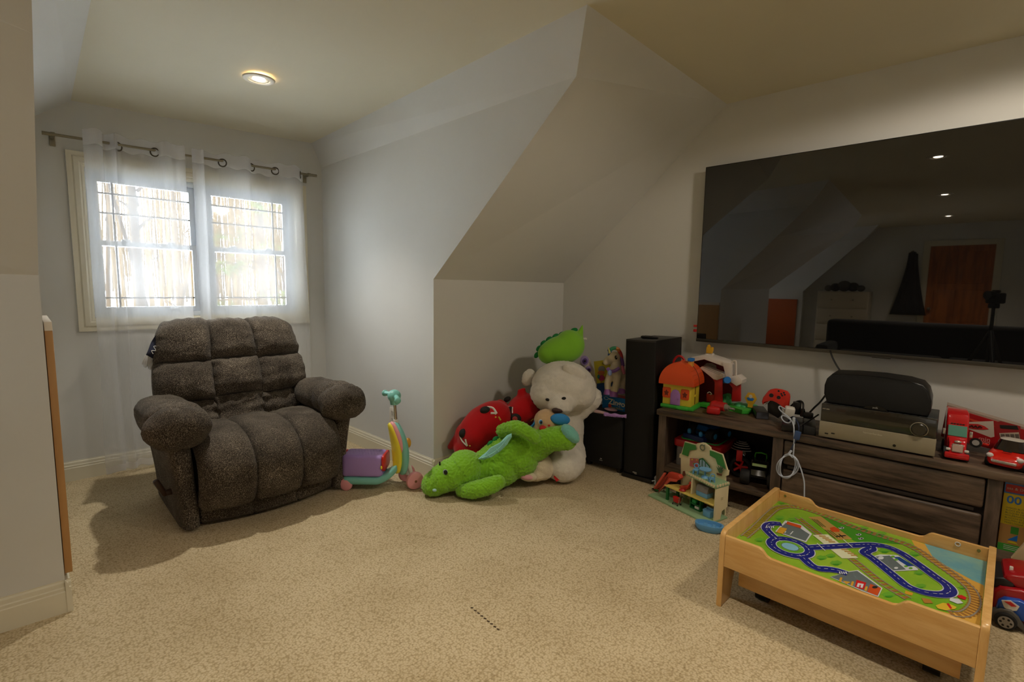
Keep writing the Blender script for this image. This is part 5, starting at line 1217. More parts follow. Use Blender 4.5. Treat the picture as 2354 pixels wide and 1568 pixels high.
def toycar(name, label, s, d, rot, mbody, w=.19, l=.33):
    t = citem(name, label, 'toy car', s, d, ZT_, rot, None)
    def hull(u, v):
        a = u * 2 * PI; z = [.018, .03, .052, .074, .086][min(4, int(v * 4.001))]; k = [.93, 1, 1, .96, .80][min(4, int(v * 4.001))]
        return Vector((w / 2 + w / 2 * k * math.copysign(abs(math.cos(a)) ** .45, math.cos(a)), l / 2 + l / 2 * k * math.copysign(abs(math.sin(a)) ** .55, math.sin(a)), z + (.012 * math.sin(a) if v > .6 else 0)))
    b = MB(); b.grid(hull, 44, 5, cu=True); b.grid(lambda u, v: hull(u, 1).lerp(Vector((w / 2, l / 2, .094)), v), 44, 3, cu=True); bmesh.ops.remove_doubles(b.bm, verts=b.bm.verts, dist=.0005); b.build('body', mbody, t, angle=50)
    def cab(u, v):
        a = u * 2 * PI; k = 1 - .32 * v; z = .088 + .055 * v
        return Vector((w / 2 + w * .43 * k * math.copysign(abs(math.cos(a)) ** .5, math.cos(a)), l * .56 + l * .24 * k * math.copysign(abs(math.sin(a)) ** .6, math.sin(a)) + .0 * v, z))
    b = MB(); b.grid(cab, 40, 4, cu=True); b.build('windows', M_DGLS, t, angle=50)
    b = MB(); b.grid(lambda u, v: cab(u, 1).lerp(Vector((w / 2, l * .56, .155)), v) if v < .5 else cab(u, 1).lerp(Vector((w / 2, l * .56, .152)), .25 + v * .75), 40, 4, cu=True); b.build('roof', mat('toy_car_roof', '#b9b2a8', .35), t, angle=60)
    for x in (w * .14, w * .86): MB().ell((x, .012, .066), (.013, .009, .013), n=16).build('headlight', mat('lamp_clear', '#d4ccc8', .2), t)
    MB().box((w / 2, -.001, .042), (w * .62, .012, .016), .006).build('bumper_grille', M_CHR, t)
    MB().box((w / 2, .05, .092), (.03, .008, .006), .002).build('hood_scoop', M_TYRE, t)
    for x in (.012, w - .012):
        for y in (l * .2, l * .8):
            wo = MB().cyl((x - .01, y, .03), (x + .01, y, .03), .03, n=20).build('wheel', M_TYRE, t); MB().cyl((x - .012, y, .03), (x + .012, y, .03), .016, n=14).build('hub', M_CHR, wo)
    for x in (-.012, w + .012): MB().box((x, l * .36, .098), (.024, .01, .012), .004).build('side_mirror', mbody, t)
    return t
s0, d0 = CT(2266, 1072)
toycar('toy_car', 'red toy coupe with pale roof at the right end of the console', s0 - .012, d0 + .0, -13, mat('coupe_red', '#cc1f12', .2, coat=.7), .140, .24).scale = (1, 1, .86)
toycar('toy_car', 'orange toy car at the right edge of the picture on the console', s0 + .215, d0 + .07, -3, mat('coupe_orange', '#d05a14', .25, coat=.6), .13, .22)

# ------------------------------------------------------------------ things inside the console
ZS_ = .165
bn = citem('storage_bin', 'clear storage bin with red lid on the console\'s low shelf', 'storage bin', .10, .09, ZS_)
b = MB(); b.prism(rrect(.29, .30, .02, cx=.145, cy=.15), 0, .135, None, .006); b.build('tub', mat('clear_plastic', '#8f8b88', .3, alpha=.75), bn)
b = MB(); b.prism(rrect(.32, .33, .025, cx=.145, cy=.15), .135, .185, None, .008); lo_ = b.build('lid', mat('lid_red', '#a81216', .35), bn)
b = MB(); b.tube([(x, y, .187) for x, y in rrect(.25, .26, .03, 3, .145, .15)], .006, 6, 1, closed=True); b.build('lid_rim', mat('rim_green', '#2f9a4a', .4), lo_)
b = MB(); b.box((.145, -.018, .12), (.06, .014, .035), .004); b.build('latch', mat('latch_white', '#b5b0ab', .4), bn)
def rc_car(name, label, s, d, z, rot, mb, mh, sc_=1.0, mon=False):
    t = thing(name, label, 'toy car', CW(s, d, z), ANG + math.radians(rot)); t.scale = (sc_, sc_, sc_)
    b = MB(); b.box2((-.05, -.09, .05), (.05, .09, .075), .008); b.build('chassis', M_TYRE, t)
    b = MB(); b.prism([(-.1, .07), (-.08, .10), (-.04, .108), (-.015, .14), (.05, .14), (.085, .11), (.1, .075)], -.045, .045, basis((0, 0, 0), (0, 1, 0), (0, 0, 1), (1, 0, 0)), .008); b.build('body', mb, t)
    b = MB(); b.prism([(-.035, .112), (-.014, .1405), (.045, .1405), (.06, .115)], -.047, .047, basis((0, 0, 0), (0, 1, 0), (0, 0, 1), (1, 0, 0))); b.build('windows', M_DGLS, t)
    for x in (-.075, .075):
        for y in (-.075, .075):
            b = MB(); b.lathe([(.02, -.028), (.042, -.026), (.046, -.015), (.046, .015), (.042, .026), (.02, .028)], 20, basis((x, y, .046), (0, 1, 0), (0, 0, 1), (1, 0, 0))); wo = b.build('wheel', M_TYRE if not mon else mb, t)
            b = MB(); b.lathe([(0, -.022), (.024, -.024), (.028, 0), (.024, .024), (0, .022)], 16, basis((x, y, .046), (0, 1, 0), (0, 0, 1), (1, 0, 0))); b.build('hub', mh, wo)
    b = MB(); b.tube([(-.03, .07, .12), (-.03, .06, .165), (.03, .06, .165), (.03, .07, .12)], .005, 6, 2); b.build('roll_bar', mh, t)
    return t
rc_car('remote_control_car', 'blue toy buggy on top of the red-lidded bin', .27, .24, ZS_ + .19, -18, mat('metal_blue', '#1d5c9e', .25, metal=.3), mat('hub_blue', '#3a96d8', .35), .95)
bd = thing('toy_dozer', 'dark blue flat toy blade on the red-lidded bin before the buggy', 'toy', CW(.215, .13, ZS_ + .192), ANG - .25)
b = MB(); b.box2((-.08, -.03, .0), (.08, .03, .03), .006); b.build('blade', mat('dozer_navy', '#14285c', .35), bd); b = MB(); b.prism([(.02, 0), (.09, 0), (.10, .012), (.085, .05), (.03, .04)], -.034, -.028, basis((0, 0, 0), (1, 0, 0), (0, 0, 1), (0, -1, 0))); b.build('side_plate', mat('hub_blue', '#3a96d8', .35), bd)
for x in (-.05, .04): MB().ell((x, 0, .045), (.014, .014, .02), n=12).build('stud', mat('hub_blue', '#3a96d8', .35), bd)
hm = citem('toy_ball', 'dark shiny ball with white streaks in the middle of the console compartment', 'ball', .46, .33, ZS_)
b = MB(); b.ell((0, 0, .10), .095, n=28); b.build('shell', mat('ball_black', '#0e0c0c', .12, coat=.8), hm)
for k in range(5):
    b = MB(); b.tube([(.09 * math.cos(a) * math.cos(.5 + .18 * k), -.0965 * math.cos(.5 + .18 * k) * abs(math.sin(a)) - .002, .10 + .098 * math.sin(.5 + .18 * k)) for a in [.6 + i * .35 for i in range(6)]], .0025, 5, 3); b.build('streak', M_WCL, hm)
rx = citem('toy_wheel_frame', 'red spoked toy wheel frame beside the dark ball in the console', 'toy', .50, .16, ZS_, 25)
b = MB(); b.grid(lambda u, v: Vector(((.055 + .012 * math.cos(v * 2 * PI)) * math.cos(u * 2 * PI), .018 * math.sin(v * 2 * PI), .067 + (.055 + .012 * math.cos(v * 2 * PI)) * math.sin(u * 2 * PI))), 30, 10, cu=True, cv=True); b.build('rim', M_TYRE, rx)
for k in range(5):
    a = k * 2 * PI / 5; b = MB(); b.cyl((0, 0, .067), (.05 * math.cos(a), 0, .067 + .05 * math.sin(a)), .008); b.build('spoke', REDT, rx)
b = MB(); b.box2((-.03, -.03, .11), (.005, -.012, .18), .004); b.build('fork', REDT, rx)
bt_ = rc_car('remote_control_car', 'black toy monster truck with green windscreen stripe in the console', .615, .16, ZS_, 12, mat('truck_black', '#0d0e0c', .2, coat=.6), mat('hub_green', '#58b82c', .4), 1.0)
MB().box((0, -.062, .125), (.08, .004, .018), .002, rot=(-.6, 0, 0)).build('windscreen_stripe', mat('pale_green', '#a9c47a', .3), bt_)
rc_car('remote_control_car', 'black toy buggy with red tail lamp beside the right post in the console', .672, .36, ZS_, -8, mat('buggy_black', '#141210', .3), mat('hub_grey', '#55534f', .4), .9)
# right-hand compartment
s0, z0 = CS(2283, 1115, .05); s1, _ = CS(2348, 1120, .05)
bb = citem('block_set_box', 'tall blue, yellow and tan boxed block set in the right compartment', 'toy box', 1.682, .075, ZS_, 4)
BW = .128; BH = .33
b = MB(); b.box2((0, 0, 0), (BW, .2, BH), .001); b.build('carton', mat('blocks_tan', '#c99a58', .45), bb)
def fr(name, m, a, c, e=.0008): MB().box2((a[0], -e, a[1]), (c[0], 0, c[1])).build(name, m, bb)
fr('blue_band', BLUT, (0, BH - .055), (BW, BH)); fr('yellow_band', mat('blocks_yellow', '#d8c21e', .45), (0, .128), (BW, BH - .055)); fr('green_band', mat('blocks_green', '#3f9a34', .45), (0, 0), (BW, .034))
MB().prism([(max(x, -.024), y) for x, y in circ(.078, 30, ry=.019)], 0, .0014, FRONT((.028, 0, BH - .03))).build('red_oval', REDT, bb); text('lettering', 'ssa & Doug', .0175, M_WCL, bb, FRONT((.048, -.0015, BH - .03)), .0003)
text('lettering', '00', .05, BLUT, bb, FRONT((.036, -.001, BH - .085)), .0004, 1, .001)
for k, s_ in enumerate(('WOOD BLOCKS', 'BLOCS EN BOIS', 'BLOQUES DE MADERA', 'HOLZBAUSTEINE', 'BLOCCHI DI LEGNO', 'HOUTEN BLOKKEN', 'TRÄKLOSSAR')):
    text('lettering', s_, .0105, mat('ink_olive', '#5f6a3c', .6), bb, FRONT((.012, -.001, .207 - k * .0118)), .0003, align='LEFT')
for nm, m, pts in (('green_block', 'blocks_green', rrect(.026, .034, .001, 1, .05, .104)), ('blue_block', None, rrect(.026, .034, .001, 1, .100, .100)), ('blue_block', None, [(.03, .055), (.062, .055), (.062, .085)]), ('green_block', 'blocks_green', rrect(.03, .022, .001, 1, .100, .066)), ('yellow_block', 'blocks_yellow', [(.03, .042), (.066, .042), (.056, .05), (.04, .05)]), ('red_block', 'toy_red', [(.085, .038), (.12, .038), (.102, .052)])):
    MB().prism(pts, 0, .0009, FRONT((0, 0, 0))).build(nm, MATS[m] if m else BLUT, bb)
for k in range(3): MB().box((.06, -.001, .010 + k * .008), (.08, .0006, .002)).build('white_line', M_WCL, bb)
wp_ = citem('wooden_toy_part', 'pale curved wooden toy leg standing in the right compartment', 'wooden toy', CS(2321, 1298, .02)[0], .02, ZS_)
b = MB(); b.prism([(0, 0), (.075, 0), (.085, .06), (.115, .14), (.13, .24), (.09, .24), (.065, .16), (.03, .07)], 0, .024, FRONT((0, 0, 0)), .003); b.build('leg', mat('pale_beech', '#d2b78c', .5, var=.06, vscale=6, stretch=(1, 1, .2)), wp_)
MB().cyl((.045, -.025, .035), (.045, -.022, .035), .006, n=12).build('screw', mat('screw_dark', '#3d3630', .4), wp_)
# ------------------------------------------------------------------ dollhouse
DO = Vector((2.80, 1.131, 0)); DE = Vector((-.24, -.971, 0)).normalized(); DN = Vector((.971, -.24, 0)).normalized()
DROT = math.atan2(DE.y, DE.x)
def dS_(x, y, d):
    """detail coordinates to (s, z) in the dollhouse plane d"""
    u = 1480 + x / 5.2275; v = 940 + y / 5.2275
    r = ray(u, v); t = (DO + DN * d - EYE).dot(DN) / r.dot(DN); h = EYE + r * t - DO; return h.dot(DE), h.z
def DW(s, d, z): return DO + DE * s + DN * d + Vector((0, 0, z))
def dprism(parent, name, m, pts, d, t, bev=0, zmin=.0125):
    q = [dS_(x, y, d) for x, y in pts]; q = [(s, max(z, zmin)) for s, z in q]
    b = MB(); b.prism(q, -t, 0, basis(DO + DN * d, DE, (0, 0, 1), -DN), bev); return b.build(name, m, parent, world=True)
CRM = mat('dollhouse_cream', '#e3d6ac', .5, var=.03, vscale=5); DGR = mat('dollhouse_green', '#3c8a3c', .5); SAGE = mat('dollhouse_sage', '#8fae84', .55); DYEL = mat('dollhouse_yellow', '#e0c868', .5); PGR = mat('post_green', '#1c6b34', .45); LBL = mat('toy_sky_blue', '#6fa9d4', .4); COR = mat('toy_coral', '#cc4632', .4)
dh = thing('dollhouse', 'open cream and green dollhouse with red slide in front of the console', 'dollhouse', DO, DROT)
zmid = dS_(812, 1140, 0)[1]; zdeck = dS_(820, 905, 0)[1]
b = MB(); b.box2((-.455, -.058, 0), (.012, .118, .012), .003); b.build('base', SAGE, dh)
back = [(440, 1080), (446, 590), (424, 585), (430, 540), (450, 540), (492, 392), (625, 430), (640, 415), (705, 404), (735, 412), (800, 462), (802, 492), (945, 545), (1000, 735), (1020, 740), (1010, 800), (978, 810), (972, 1320), (440, 1180)]
dprism(dh, 'back_wall', CRM, back, .118, .010, .001)
dprism(dh, 'roof_panel', DGR, [(456, 545), (492, 402), (622, 438), (632, 490), (548, 500), (532, 572)], .1075, .001)
dprism(dh, 'roof_panel', DGR, [(792, 498), (938, 552), (985, 730), (930, 690), (885, 668), (862, 600), (792, 560)], .1075, .001)
dprism(dh, 'window_frame', PGR, [(658, 690), (662, 600), (708, 590), (795, 690), (795, 760), (658, 730)], .1075, .001)
for p in ([(672, 690), (675, 615), (695, 608), (695, 700)], [(706, 700), (706, 612), (735, 640), (735, 712)], [(746, 715), (746, 655), (785, 700), (785, 750)]):
    dprism(dh, 'window_pane', mat('pane_blue', '#9fb9c8', .3), p, .106, .001)
dprism(dh, 'picture', mat('picture_pink', '#c06a68', .6), [(550, 680), (555, 592), (655, 600), (662, 640), (655, 705), (560, 690)], .107, .002)
for x, y, c in ((580, 610, '#d8c04a'), (600, 660, '#7c9a50'), (635, 615, '#d6a04a'), (625, 680, '#b04a58')):
    dprism(dh, 'picture_flower', mat('flower' + c[1:], c, .6), circ(11, 9, x, y), .1045, .001)
s_, z_ = dS_(705, 466, .1075); b = MB(); b.grid(lambda u, v: Vector(((.0165 + .004 * math.cos(v * 2 * PI)) * math.cos(u * 2 * PI), (.0165 + .004 * math.cos(v * 2 * PI)) * math.sin(u * 2 * PI), .003 * math.sin(v * 2 * PI))), 24, 6, basis(DW(s_, .107, z_), DE, (0, 0, 1), -DN), cu=True, cv=True)
b.box((.014, .012, 0), (.004, .022, .003), M=basis(DW(s_, .107, z_), DE, (0, 0, 1), -DN)); b.build('wreath', mat('wreath_olive', '#6f7458', .7), dh, world=True)
dprism(dh, 'printed_plant', mat('plant_green', '#4f6a44', .6), [(905, 770), (870, 690), (900, 720), (885, 670), (915, 715), (920, 670), (930, 720), (955, 690), (940, 740), (960, 735), (930, 775)], .106, .001)
dprism(dh, 'printed_pot', mat('pot_brown', '#7a4a34', .6), [(872, 768), (940, 785), (936, 808), (880, 795)], .106, .001)
dprism(dh, 'printed_plant', MATS['pot_brown'], [(462, 800), (470, 750), (490, 745), (502, 790), (490, 810)], .106, .001)
# right side wall with an opening near its foot
b = MB(); zq = zdeck - .002
b.prism([(0, .012), (.052, .012), (.06, .06), (.112, .075), (.112, zq), (0, zq)], 0, .011, basis((0, 0, 0), (0, 1, 0), (0, 0, 1), (1, 0, 0)), .001)
b.build('side_wall', CRM, dh)
MB().box((.0118, .055, zq * .62), (.001, .018, .018)).build('side_peg', mat('peg_cream', '#cbbd92', .5), dh)
sL = dS_(500, 752, .03)[0]
b = MB(); b.prism([(sL, .118), (sL + .02, .02), (.0, -.010), (.0125, -.002), (.0125, .118)], zdeck - .018, zdeck, None, .002); b.build('upper_floor', SAGE, dh)
for i in range(13):
    t = i / 12; x = sL + .02 + (.0 - sL - .02) * t; y = .02 - .032 * t
    MB().prism(circ(.009, 10), -.001, .0018, basis((x, y - .001, zdeck - .001), Vector((-sL - .02, -.032, 0)).normalized(), (0, 0, 1), Vector((-.032, sL + .02, 0)).normalized())).build('scallop', CRM, dh)
for i in range(5): MB().prism(circ(.009, 10), -.001, .0018, basis((.013, .005 + i * .024, zdeck - .001), (0, 1, 0), (0, 0, 1), (1, 0, 0))).build('scallop', CRM, dh)
sM = dS_(250, 905, -.02)[0]
b = MB(); b.prism([(sM, -.022), (-.002, -.006), (-.002, .108), (sM * .62, .108), (sM * .9, .06)], zmid - .010, zmid, None, .002); b.build('middle_floor', DYEL, dh)
x = dS_(590, 900, .02)[0]; MB().box2((x - .005, .01, zmid), (x + .005, .108, zdeck - .018)).build('partition', CRM, dh)
for xx, yy, d in ((285, 1050, -.012), (408, 1040, .07)):
    x = dS_(xx, yy, d)[0]; MB().box((x, d, (zmid + .002) / 2), (.015, .015, zmid - .022)).build('post', PGR, dh)
for x, y, c in ((480, 1060, '#c8b8a4'), (505, 1050, '#7f9a58'), (470, 1085, '#b24858'), (735, 1165, '#8a1f24'), (775, 1170, '#c8a848')):
    dprism(dh, 'printed_mural', mat('mural' + c[1:], c, .6), circ(22, 10, x, y), .1065, .001)
# slide
sl = thing('toy_slide', 'red plastic dollhouse slide with green foot at the dollhouse\'s left end', 'toy slide', DW(dS_(150, 1030, .01)[0], .0, .012), DROT)
dprism(sl, 'chute', COR, [(160, 1030), (290, 858), (330, 845), (420, 858), (436, 835), (415, 795), (300, 762), (270, 800), (120, 970), (112, 1000)], .05, .035, .003)
dprism(sl, 'side_rail', mat('toy_coral_light', '#d85a44', .4), [(110, 955), (238, 768), (262, 772), (250, 795), (130, 965)], .012, .012, .002)
dprism(sl, 'side_rail', MATS['toy_coral_light'], [(165, 1035), (175, 1000), (300, 835), (400, 858), (385, 880), (310, 868)], .01, .012, .002)
dprism(sl, 'slide_groove', mat('groove_red', '#7c1f18', .5), [(170, 975), (280, 815), (292, 820), (186, 985)], .0135, .001)
dprism(sl, 'slide_foot', PGR, [(80, 1040), (95, 990), (120, 972), (158, 985), (155, 1030), (110, 1035)], .03, .04, .004)
# doll furniture
def dollchair(label, x, y, d, rot, h=.058):
    s, _ = dS_(x, y, d); t = thing('doll_chair', label, 'doll chair', DW(s, d, zdeck), DROT + rot)
    b = MB(); b.box((0, 0, h * .42), (.034, .034, .006), .003); b.build('seat', LBL, t)
    b = MB(); b.grid(lambda u, v: Vector(((.012 + .003 * math.cos(v * 2 * PI)) * math.cos(u * 2 * PI) * 1.1, .016 + .003 * math.sin(v * 2 * PI), h * .78 + (.014 + .003 * math.cos(v * 2 * PI)) * math.sin(u * 2 * PI))), 18, 6, cu=True, cv=True); b.box((0, .016, h * .5), (.012, .005, .012)); b.build('backrest', LBL, t)
    for a in (-.013, .013):
        for c in (-.013, .013): MB().cyl((a, c, 0), (a, c, h * .42), .004, .005, 8).build('leg', LBL, t)
dollchair('light blue doll chair at the left of the doll table', 625, 760, .055, .5)
dollchair('light blue doll chair turned away at the right of the doll table', 815, 845, .03, -2.2, .05)
s, _ = dS_(735, 795, .05); dt = thing('doll_table', 'round light blue pedestal doll table on the dollhouse\'s upper floor', 'doll table', DW(s, .05, zdeck), DROT)
MB().lathe([(0, .006), (.022, .0), (.018, .008), (.006, .014), (.006, .046), (.012, .05), (0, .05)], 20).build('pedestal', LBL, dt); b = MB(); b.cyl((0, 0, .048), (0, 0, .054), .035, .036, 28); b.build('tabletop', LBL, dt)
s, _ = dS_(480, 920, .03); lg = thing('doll_lounger', 'red zigzag doll lounger on the yellow middle floor', 'doll chair', DW(s, .04, zmid), DROT)
b = MB(); b.prism([(-.03, 0), (.02, .0), (.03, .012), (.055, .055), (.048, .06), (.03, .03), (.0, .022), (-.03, .008)], -.016, .016, basis((0, 0, 0), (1, 0, 0), (0, 0, 1), (0, -1, 0)), .003); b.build('seat', COR, lg)
b = MB(); b.box((.048, 0, .055), (.014, .034, .016), .004); b.build('head_cushion', COR, lg)
s, _ = dS_(458, 970, -.005); bw = thing('doll_bowl', 'tiny dark red dish on the edge of the yellow floor', 'toy dish', DW(s, .0, zmid), DROT); MB().lathe([(0, .001), (.014, .001), (.022, .004), (.016, .007), (.012, .013), (0, .015)], 18).build('dish', mat('dish_red', '#a8241e', .4), bw)
s, _ = dS_(725, 1040, .045); gr = thing('doll_grill', 'light blue doll bath with grey gabled lid on the middle floor', 'doll furniture', DW(s - .005, .055, zmid), DROT)
b = MB(); b.box((0, 0, .016), (.082, .06, .032), .005); b.build('base', LBL, gr)
b = MB(); b.prism([(-.032, .032), (.032, .032), (.02, .07), (-.02, .07)], -.041, .041, basis((0, 0, 0), (0, 1, 0), (0, 0, 1), (1, 0, 0)), .002); b.build('lid', mat('lid_grey', '#8d8782', .3, alpha=.9), gr)
s, _ = dS_(395, 1150, -.02); ct = thing('doll_cart', 'red and silver toy shopping cart under the yellow platform', 'toy cart', DW(s, -.02, .012), DROT)
b = MB(); b.prism([(-.017, .018), (.017, .018), (.022, .05), (-.022, .05)], -.014, .014, basis((0, 0, 0), (1, 0, 0), (0, 0, 1), (0, -1, 0)), .003); b.build('basket', REDT, ct)
b = MB()
for y in (-.015, .015): b.tube([(-.022, y, .008), (.022, y, .008), (.03, y, .06)], .0018, 6, 2)
b.tube([(.03, -.015, .06), (.03, .015, .06)], .003, 6, 2); b.build('frame', CHR, ct)
for x in (-.018, .018):
    for y in (-.015, .015): MB().cyl((x, y - .002, .005), (x, y + .002, .005), .005, n=10).build('wheel', M_BLKP, ct)
s, _ = dS_(622, 1200, .03); gs = thing('doll_shelf', 'dark green open doll shelf under the yellow platform', 'doll furniture', DW(s, .04, .012), DROT)
b = MB(); w_, h_ = .078, .062
b.box2((-w_ / 2, -.018, 0), (w_ / 2, .018, .006)).box2((-w_ / 2, -.018, .03), (w_ / 2, .018, .036)).box2((-w_ / 2, -.018, 0), (-w_ / 2 + .006, .018, h_)).box2((w_ / 2 - .006, -.018, 0), (w_ / 2, .018, h_)).box2((-w_ / 2, .014, 0), (w_ / 2, .018, h_)); b.build('carcass', PGR, gs)
MB().box((-.012, -.005, .047), (.03, .02, .022), .003).build('drawer_box', mat('bright_green', '#2aa55a', .4), gs); MB().box((.01, -.01, .015), (.03, .01, .016), .002).build('white_tray', M_WCL, gs)
for i, (x, y, d, w_) in enumerate(((748, 1300, .0, .052), (860, 1305, .07, .03))):
    s, _ = dS_(x, y, d); t = thing('doll_armchair', ('light blue doll armchair at the dollhouse\'s front right corner', 'light blue doll cabinet behind the side wall opening')[i], 'doll chair', DW(s, d + .02, .012), DROT)
    b = MB(); b.box((0, 0, .018), (w_, .04, .036), .005); b.build('seat', LBL, t); b = MB(); b.box((0, .018, .035), (w_, .01, .03), .004); b.build('backrest', LBL, t)
    for a in (-1, 1): MB().box((a * w_ * .45, -.002, .034), (.007, .036, .016), .003).build('armrest', LBL, t)
p = P(1630, 1212, 'z', .02)
bo = thing('toy_boat', 'blue plastic toy boat on the carpet in front of the dollhouse', 'toy boat', (p.x, p.y, 0), math.radians(-72))
def hullf(u, v):
    a = u * 2 * PI; k = [.72, .9, 1.0, 1.0, .86, .80][min(5, int(v * 5.001))]; z = [0, .012, .03, .042, .042, .022][min(5, int(v * 5.001))]
    return Vector((.076 * k * math.copysign(abs(math.cos(a)) ** .8, math.cos(a)), .044 * k * math.copysign(abs(math.sin(a)) ** .8, math.sin(a)), z))
b = MB(); b.grid(hullf, 36, 6, cu=True); b.grid(lambda u, v: hullf(u, 1).lerp(Vector((0, 0, .022)), v), 36, 3, cu=True); b.grid(lambda u, v: hullf(u, 0).lerp(Vector((0, 0, 0)), v), 36, 2, cu=True); bmesh.ops.remove_doubles(b.bm, verts=b.bm.verts, dist=.0004); b.build('hull', mat('boat_blue', '#5f9ccc', .4), bo, angle=50)
for x in (-.02, .025): MB().box((x, 0, .028), (.02, .05, .010), .004).build('seat', MATS['boat_blue'], bo)

# ------------------------------------------------------------------ train table
BEE = mat('beech', '#d9ad6c', .38, col2='#c99853', vscale=2.2, stretch=(1.5, 10, 12), coat=.25); BEEV = mat('beech_end', '#d9ad6c', .38, col2='#ca9a56', vscale=2.2, stretch=(10, 10, 1.5), coat=.25)
tb_ = thing('train_table', 'low beech play table with printed railway board in front of the console', 'play table', (2.05, .795, 0), -PI / 2)
TL, TW_, TZ = .83, .705, .338
def endpoly():
    p = [(.0, 0), (.10, 0), (.108, .05), (.125, .11), (.15, .15), (.19, .17), (.515, .17), (.555, .15), (.58, .11), (.597, .05), (.605, 0), (.705, 0)]
    for i in range(7): a = i * PI / 12; p.append((.68 + .025 * math.cos(a), TZ - .025 + .025 * math.sin(a)))
    for i in range(7): a = PI / 2 + i * PI / 12; p.append((.025 + .025 * math.cos(a), TZ - .025 + .025 * math.sin(a)))
    return p
for x in (0, TL - .022):
    b = MB(); b.prism(endpoly(), x, x + .022, basis((0, 0, 0), (0, 1, 0), (0, 0, 1), (1, 0, 0)), .004); b.build('end_panel', BEEV, tb_)
def railpoly(z0):
    p = [(.022, z0), (TL - .022, z0), (TL - .022, .322), (.635, .322)]
    def ease(a, c, za, zb): return [(a + (c - a) * k / 6, za + (zb - za) * (.5 - .5 * math.cos(PI * k / 6))) for k in range(1, 7)]
    p += ease(.635, .59, .322, .288) + [(.20, .288)] + ease(.20, .155, .288, .322) + [(.022, .322)]
    return p
for y, nm in ((.0, 'front_rail'), (TW_ - .02, 'back_rail')):
    b = MB(); b.prism(railpoly(.185), -(y + .019), -(y + .001), basis((0, 0, 0), (1, 0, 0), (0, 0, 1), (0, -1, 0)), .003); b.build(nm, BEE, tb_)
ZB = .268
b = MB(); b.box2((.022, .02, ZB - .012), (TL - .022, TW_ - .02, ZB)); bd_ = b.build('play_board', mat('print_green', '#6fa31f', .35, col2='#8fb332', vscale=3), tb_)
for x in (.05, TL - .05): MB().cyl((x, TW_ - .022, .305), (x, TW_ - .019, .305), .006, n=14).build('dowel_plug', mat('plug_olive', '#7f7a3c', .5), tb_)
b = MB(); b.grid(lambda u, v: Vector(((.008 + .002 * math.cos(v * 2 * PI)) * math.cos(u * 2 * PI), (.008 + .002 * math.cos(v * 2 * PI)) * math.sin(u * 2 * PI), .002 * math.sin(v * 2 * PI))), 20, 6, FRONT((TL - .115, TW_ - .021, .307)), cu=True, cv=True); b.build('ring_sticker', M_WCL, tb_)
# rolling drawer underneath
td = thing('under_table_drawer', 'beech rolling drawer on black casters beneath the play table', 'drawer', (2.05 + .09, .795 - .055, .0), -PI / 2)
b = MB(); b.box2((0, 0, .075), (.72, .016, .165), .003); b.build('front_board', BEE, td); b = MB(); b.box2((0, .016, .075), (.72, .50, .09)); b.build('bottom_board', BEE, td)
for x in (0, .704): MB().box2((x, .016, .075), (x + .016, .50, .165), .003).build('side_board', BEEV, td)
MB().box2((0, .50, .075), (.72, .516, .165), .003).build('back_board', BEE, td)
for x in (.075, .645):
    for y in (.10, .42):
        b = MB(); b.cyl((x - .024, y, .036), (x + .024, y, .036), .036, n=24); wo = b.build('caster_wheel', M_BLKP, td)
        b = MB(); b.box((x, y + .008, .06), (.056, .05, .03), .01); b.build('caster_housing', M_BLKP, wo)

# printed play map: flat print lying on the board
def B1(x, y, lay=1): return P(1640 + x / 3.297, 1100 + y / 3.297, 'z', ZB + .0003 * lay)
def bclip(p):
    p = Vector(p); p.x = min(max(p.x, 2.071), 2.734); p.y = min(max(p.y, -.012), .772); return p
def shape(name, m, pts, lay, smooth_=0):
    q = [bclip(B1(x, y, lay)) for x, y in pts]
    if smooth_: q = [bclip(v) for v in catmull(q, smooth_, True)]
    b = MB(); b.face(q); o = b.build(name, m, bd_, False, world=True, fix=False)
    return o
def ribbon(name, m, pts, w, lay, k=6, closed=False, raw=None):
    q = raw or [B1(x, y, lay) for x, y in pts]
    q = catmull([Vector((p.x, p.y, ZB + .0003 * lay)) for p in q], k, closed); n = len(q); b = MB(); rows_ = []
    for i, p in enumerate(q):
        a = q[(i - 1) % n] if (closed or i) else p; c = q[(i + 1) % n] if (closed or i < n - 1) else p
        t = (c - a).normalized(); s = Vector((-t.y, t.x, 0)) * w / 2; rows_.append((b.bm.verts.new(bclip(p - s)), b.bm.verts.new(bclip(p + s))))
    for i in range(n if closed else n - 1):
        r0 = rows_[i]; r1 = rows_[(i + 1) % n]; b.bm.faces.new((r0[0], r0[1], r1[1], r1[0]))
    b.build(name, m, bd_, False, world=True, fix=False); return q
def dashes(name, m, q, w, lay, on=.012, off=.012):
    b = MB(); acc = 0
    for i in range(len(q) - 1):
        a, c = q[i], q[i + 1]; L_ = (c - a).length
        if int(acc / on) % 2 == 0 and L_ > 0:
            t = (c - a).normalized(); s = Vector((-t.y, t.x, 0)) * w / 2; z = Vector((0, 0, .0003 * lay + ZB)); f = lambda p: bclip(Vector((p.x, p.y, 0)) + z)
            b.face([f(a - s), f(a + s), f(c + s), f(c - s)])
        acc += L_
    b.build(name, m, bd_, False, world=True, fix=False, kind='stuff')
